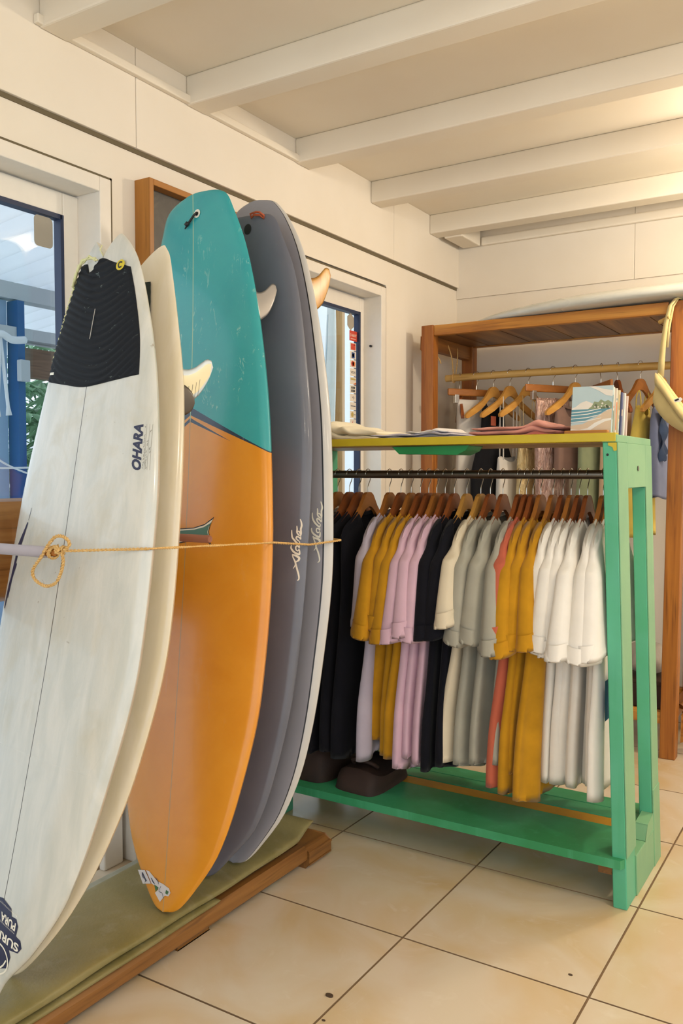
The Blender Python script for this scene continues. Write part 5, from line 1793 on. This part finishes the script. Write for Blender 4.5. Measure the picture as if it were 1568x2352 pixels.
hgar(-1.062, 0, 'wooden hanger seen end-on above the row of books', rz=.55)
put('linen_garment', 'peach linen garment just left of the green post', 'top', -1.060, f_peach, rz=-0.38, L=.95, wt=.10, wb=.10, seed=59, neck=.03, dip=0, slope=.3, **S)
hgar(-.957, 1, 'brown hanger carrying the yellow dress right of the books', rz=-0.38)
put('sun_dress', 'yellow embroidered sun dress right of the books', 'dress', -.945, f_yel, rz=-0.15, L=.79, wt=.075, wb=.125, seed=60, neck=.05, dip=.05, strap=.003, slope=.5, drop=.07, flare=(.05, .4), **S)
hgar(-.860, 2, 'wooden hanger carrying the grey-blue ruffled top beside the teak post', rz=-0.22)
dn = put('ruffle_top', 'grey-blue denim top with dark blue ruffle beside the teak post', 'top', -.862, f_denim, rz=-0.15, L=.61, wt=.095, wb=.12, seed=61, neck=.05, dip=.05, slope=.5, drop=.07, strap=.006, **S)
rfm = MB()
for s_ in range(2):
    rows = []
    for i in range(30):
        f = i / 29
        w = .020 + .010 * abs(sin(9 * f)) 
        y_ = -.095 + .030 * f + .012 * sin(5 * f) + .012 * s_
        z_ = -.20 - (.25 - .03 * s_) * f
        rows.append([(.034 + .022 * sin(12 * f + s_) * .4, y_ - w * .7, z_), (.050 + .008 * sin(15 * f), y_, z_ + .004), (.036 + .010 * sin(11 * f + 2), y_ + w * .7, z_)])
    rfm.grid(rows)
rfm.build('ruffle', f_denimd, dn, smooth=True, local=True)
MB().box(.044, .046, .0, .022, -.315, -.285).build('paper_tag', m_paper, dn, local=True)
MB().box(.044, .046, -.03, -.01, -.27, -.25).build('paper_tag', m_paper, dn, local=True)
m_tagred = flat('red_white_tag', '#c9674a', .6)
tk = [o for o in bpy.data.objects if o.name.startswith('tank_dress')][0]
MB().box(.028, .030, -.055, -.015, -.262, -.215).build('neck_label', m_tagred, tk, local=True)

# canvas bag hanging from the right front post
f_canvas = fabric('cream_canvas', '#d8c48a', .9, weave=300)
bag = thing('canvas_bag', 'cream canvas sling bag hanging from the teak rack post', 'bag', (-.745, 3.84, 1.98))
st_ = MB()
st_.grid([[(x - w, y, z), (x + w, y - .004, z)] for x, y, z, w in
          [(-.735, 3.93, 1.984, .007), (-.752, 3.88, 1.986, .007), (-.772, 3.862, 1.955, .008), (-.787, 3.856, 1.88, .010), (-.795, 3.850, 1.80, .011), (-.800, 3.846, 1.72, .013), (-.803, 3.842, 1.655, .014)]])
st_.grid([[(x - w, y, z), (x + w, y - .003, z)] for x, y, z, w in
          [(-.735, 3.94, 1.986, .006), (-.748, 3.89, 1.9865, .006), (-.764, 3.872, 1.95, .006), (-.779, 3.868, 1.86, .007), (-.787, 3.864, 1.78, .010)]])
st_.grid([[(x - w, y, z), (x + w, y - .004, z)] for x, y, z, w in [(-.735, 3.925, 1.987, .007), (-.70, 3.87, 1.96, .008), (-.60, 3.85, 1.85, .010), (-.50, 3.845, 1.74, .013), (-.445, 3.84, 1.66, .014)]])
so = st_.build('strap', f_canvas, bag, smooth=True)
sm = so.modifiers.new('thick', 'SOLIDIFY'); sm.thickness = .003
rows = []
for i in range(27):
    f = i / 26
    x = -.822 + .40 * f
    top = 1.672 - .200 * sin(pi * f) ** 1.25
    bot = 1.60 - .200 * sin(pi * min(1, max(0, .02 + f * .96))) ** .5
    top = max(top, bot + .012)
    r = []
    for k in range(28):
        a_ = 2 * pi * k / 28
        c, s_ = cos(a_), sin(a_)
        depth = .014 + .055 * sin(pi * f) ** .6
        yy = 3.835 - depth * c * (1 if s_ < .3 else .55) + .003 * sin(20 * f + 3 * s_)
        zm, hh = (top + bot) / 2, (top - bot) / 2
        r.append((x + .01 * s_ * (1 - f), yy, zm + hh * math.copysign(abs(s_) ** .8, s_)))
    rows.append(r)
m = MB().grid(rows, wrap=True)
m.build('pouch', f_canvas, bag, smooth=True)
fl_ = MB()
rows = []
for i in range(27):
    f = i / 26
    x = -.818 + .392 * f
    z = 1.668 - .200 * sin(pi * f) ** 1.25
    rows.append([(x, 3.818 - .030 * sin(pi * f), z + .004), (x, 3.806 - .046 * sin(pi * f), z + .002), (x, 3.797 - .053 * sin(pi * f), z - .014), (x, 3.794 - .054 * sin(pi * f), z - .034), (x, 3.800 - .052 * sin(pi * f), z - .050)])
fl_.grid(rows)
fo = fl_.build('rim_fold', f_canvas, bag, smooth=True)
sm = fo.modifiers.new('thick', 'SOLIDIFY'); sm.thickness = .004
MB().prism([(-.728, 1.548), (-.700, 1.556), (-.692, 1.548), (-.700, 1.538), (-.722, 1.536)], 'y', 3.726, 3.730).build('label', m_paper, bag)
MB().prism([(-.724, 1.546), (-.708, 1.552), (-.705, 1.546), (-.718, 1.540)], 'y', 3.7245, 3.726).build('label_print', m_black, bag)

# things on the lower shelf and beside the rack
m_plush = fabric('pale_grey_plush', '#b7aea2', .8, weave=80, bstr=.8)
def lump(name, label, cat, c, r, mat, seed, amp=.12):
    R = random.Random(seed)
    rows = []
    p = [R.uniform(0, 6) for _ in range(6)]
    for i in range(21):
        a_ = pi * i / 20
        rows.append([(c[0] + r[0] * sin(a_) * cos(b_) * (1 + amp * sin(3 * b_ + p[0] + 2 * a_)), c[1] + r[1] * sin(a_) * sin(b_) * (1 + amp * sin(2 * b_ + p[1] - 3 * a_)),
                      c[2] + r[2] + r[2] * -cos(a_) * (1 + amp * .4 * sin(4 * b_ + p[2]) * sin(a_))) for b_ in [2 * pi * k / 28 for k in range(28)]])
    o = MB().grid(rows, wrap=True).build(name, mat, smooth=True)
    return tag(o, label, cat)
lump('folded_fleece', 'pale grey fleece bundle on the lower shelf of the teak rack', 'fleece', (-.91, 4.16, .31), (.10, .12, .075), m_plush, 3)
m_darkbox = flat('dark_brown_box', '#3a2418', .6)
db = thing('storage_box', 'dark brown box under the fleece on the teak rack lower shelf', 'box', (-.92, 4.15, .181))
box(-1.06, -.815, 4.02, 4.28, .181, .30).build('box_body', m_darkbox, db, bevel=.004)
box(-1.064, -.811, 4.016, 4.284, .288, .308).build('box_lid', m_darkbox, db, bevel=.003)
es = thing('wooden_trestle', 'wooden trestle with a slanting brace behind the teak rack post', 'trestle', (-.6, 4.25, 0))
box(-.72, -.2, 4.30, 4.34, .318, .338).build('top_bar', wood('reddish_bar', '#8a3a20', '#6f2a16', '#4d1c0e', 'x'), es)
MB().tube([(-.735, 4.05, .20), (-.60, 4.28, .33)], .014, 10).build('brace', m_teaky, es, smooth=40)
box(-.62, -.58, 4.30, 4.34, 0, .318).build('leg', m_teakz, es)
box(-.26, -.22, 4.30, 4.34, 0, .318).build('leg', m_teakz, es)
MB().prism([(-.72, .18), (-.64, .24), (-.60, .24), (-.66, .10), (-.72, .06)], 'y', 3.98, 4.03).build('gusset', m_teakx, es, bevel=.003)

# leather things on the bottom planks of the green rack
m_leather = mottled('dark_brown_leather', '#2a1a13', '#3a2419', 8, .75, 120, .3)
def bagshape(name, label, c, r, seed):
    t = thing(name, label, 'bag', (c[0], c[1], c[2]))
    R = random.Random(seed)
    rows = []
    p = [R.uniform(0, 6) for _ in range(6)]
    n = 24
    for i in range(n + 1):
        f = i / n
        h_ = r[2] * (1 - .35 * f ** 3)
        row = []
        for k in range(40):
            a_ = 2 * pi * k / 40
            cx_, sy_ = math.copysign(abs(cos(a_)) ** .45, cos(a_)), math.copysign(abs(sin(a_)) ** .45, sin(a_))
            pin = 1 - .28 * f ** 2
            row.append((c[0] + r[0] * cx_ * (1 - .12 * f + .03 * sin(5 * f + p[0])), c[1] + r[1] * sy_ * pin * (1 + .04 * sin(3 * a_ + p[1])), c[2] + r[2] * f - .025 * f * abs(cx_) ** 3))
        rows.append(row)
    m = MB().grid(rows, wrap=True)
    m.f.append(tuple(range(39, -1, -1))); m.mi.append(0)
    m.f.append(tuple(n * 40 + k for k in range(40))); m.mi.append(0)
    m.build('bag_body', m_leather, t, smooth=50)
    MB().tube(smooth_path([(c[0] - r[0] * .5, c[1] - r[1] * .3, c[2] + r[2] * .93), (c[0] - r[0] * .35, c[1] - r[1] * .5, c[2] + r[2] * 1.25), (c[0] + r[0] * .35, c[1] - r[1] * .5, c[2] + r[2] * 1.22), (c[0] + r[0] * .5, c[1] - r[1] * .3, c[2] + r[2] * .93)], 8), .007, 8).build('bag_handle', m_leather, t, smooth=True)
    return t
bagshape('leather_bag', 'dark brown leather bag on the bottom planks of the green rack, farther left', (-1.72, 2.66, .1485), (.085, .15, .14), 2)
bagshape('leather_bag', 'low dark brown leather bag on the green planks under the black dresses', (-1.515, 2.63, .1485), (.095, .14, .075), 5)
m_mint = flat('pale_mint_card', '#c2cfa6', .6)  # added block, its pale colour stands in for a bright gap
cb_ = thing('card_box', 'small pale mint cardboard box behind the leather bag', 'box', (-1.66, 2.86, .1485))
box(-1.72, -1.60, 2.83, 2.90, .1485, .235).build('box_body', m_mint, cb_, bevel=.002)
box(-1.722, -1.598, 2.828, 2.902, .222, .238).build('box_lid', m_mint, cb_, bevel=.002)

# specks on the floor tiles
m_speck = flat('dark_floor_speck', '#4a3826', .9)
for (x, y, r, lab) in ((-1.087, 1.685, .0065, 'larger dark crumb on the floor tile left of the grout crossing'), (-1.048, 1.600, .003, 'smaller dark crumb on the floor tile'), (-.625, 2.075, .0035, 'tiny brown crumb on the tile in front of the green leg')):
    tag(MB().prism([(x + r * 1.6 * cos(k * pi / 5), y + r * sin(k * pi / 5)) for k in range(10)], 'z', 0, r * .5).build('crumb', m_speck), lab, 'crumb')

for p in protos + wide:
    if p.name not in used_proto:
        for ch in list(p.children):
            bpy.data.objects.remove(ch)
        bpy.data.objects.remove(p)
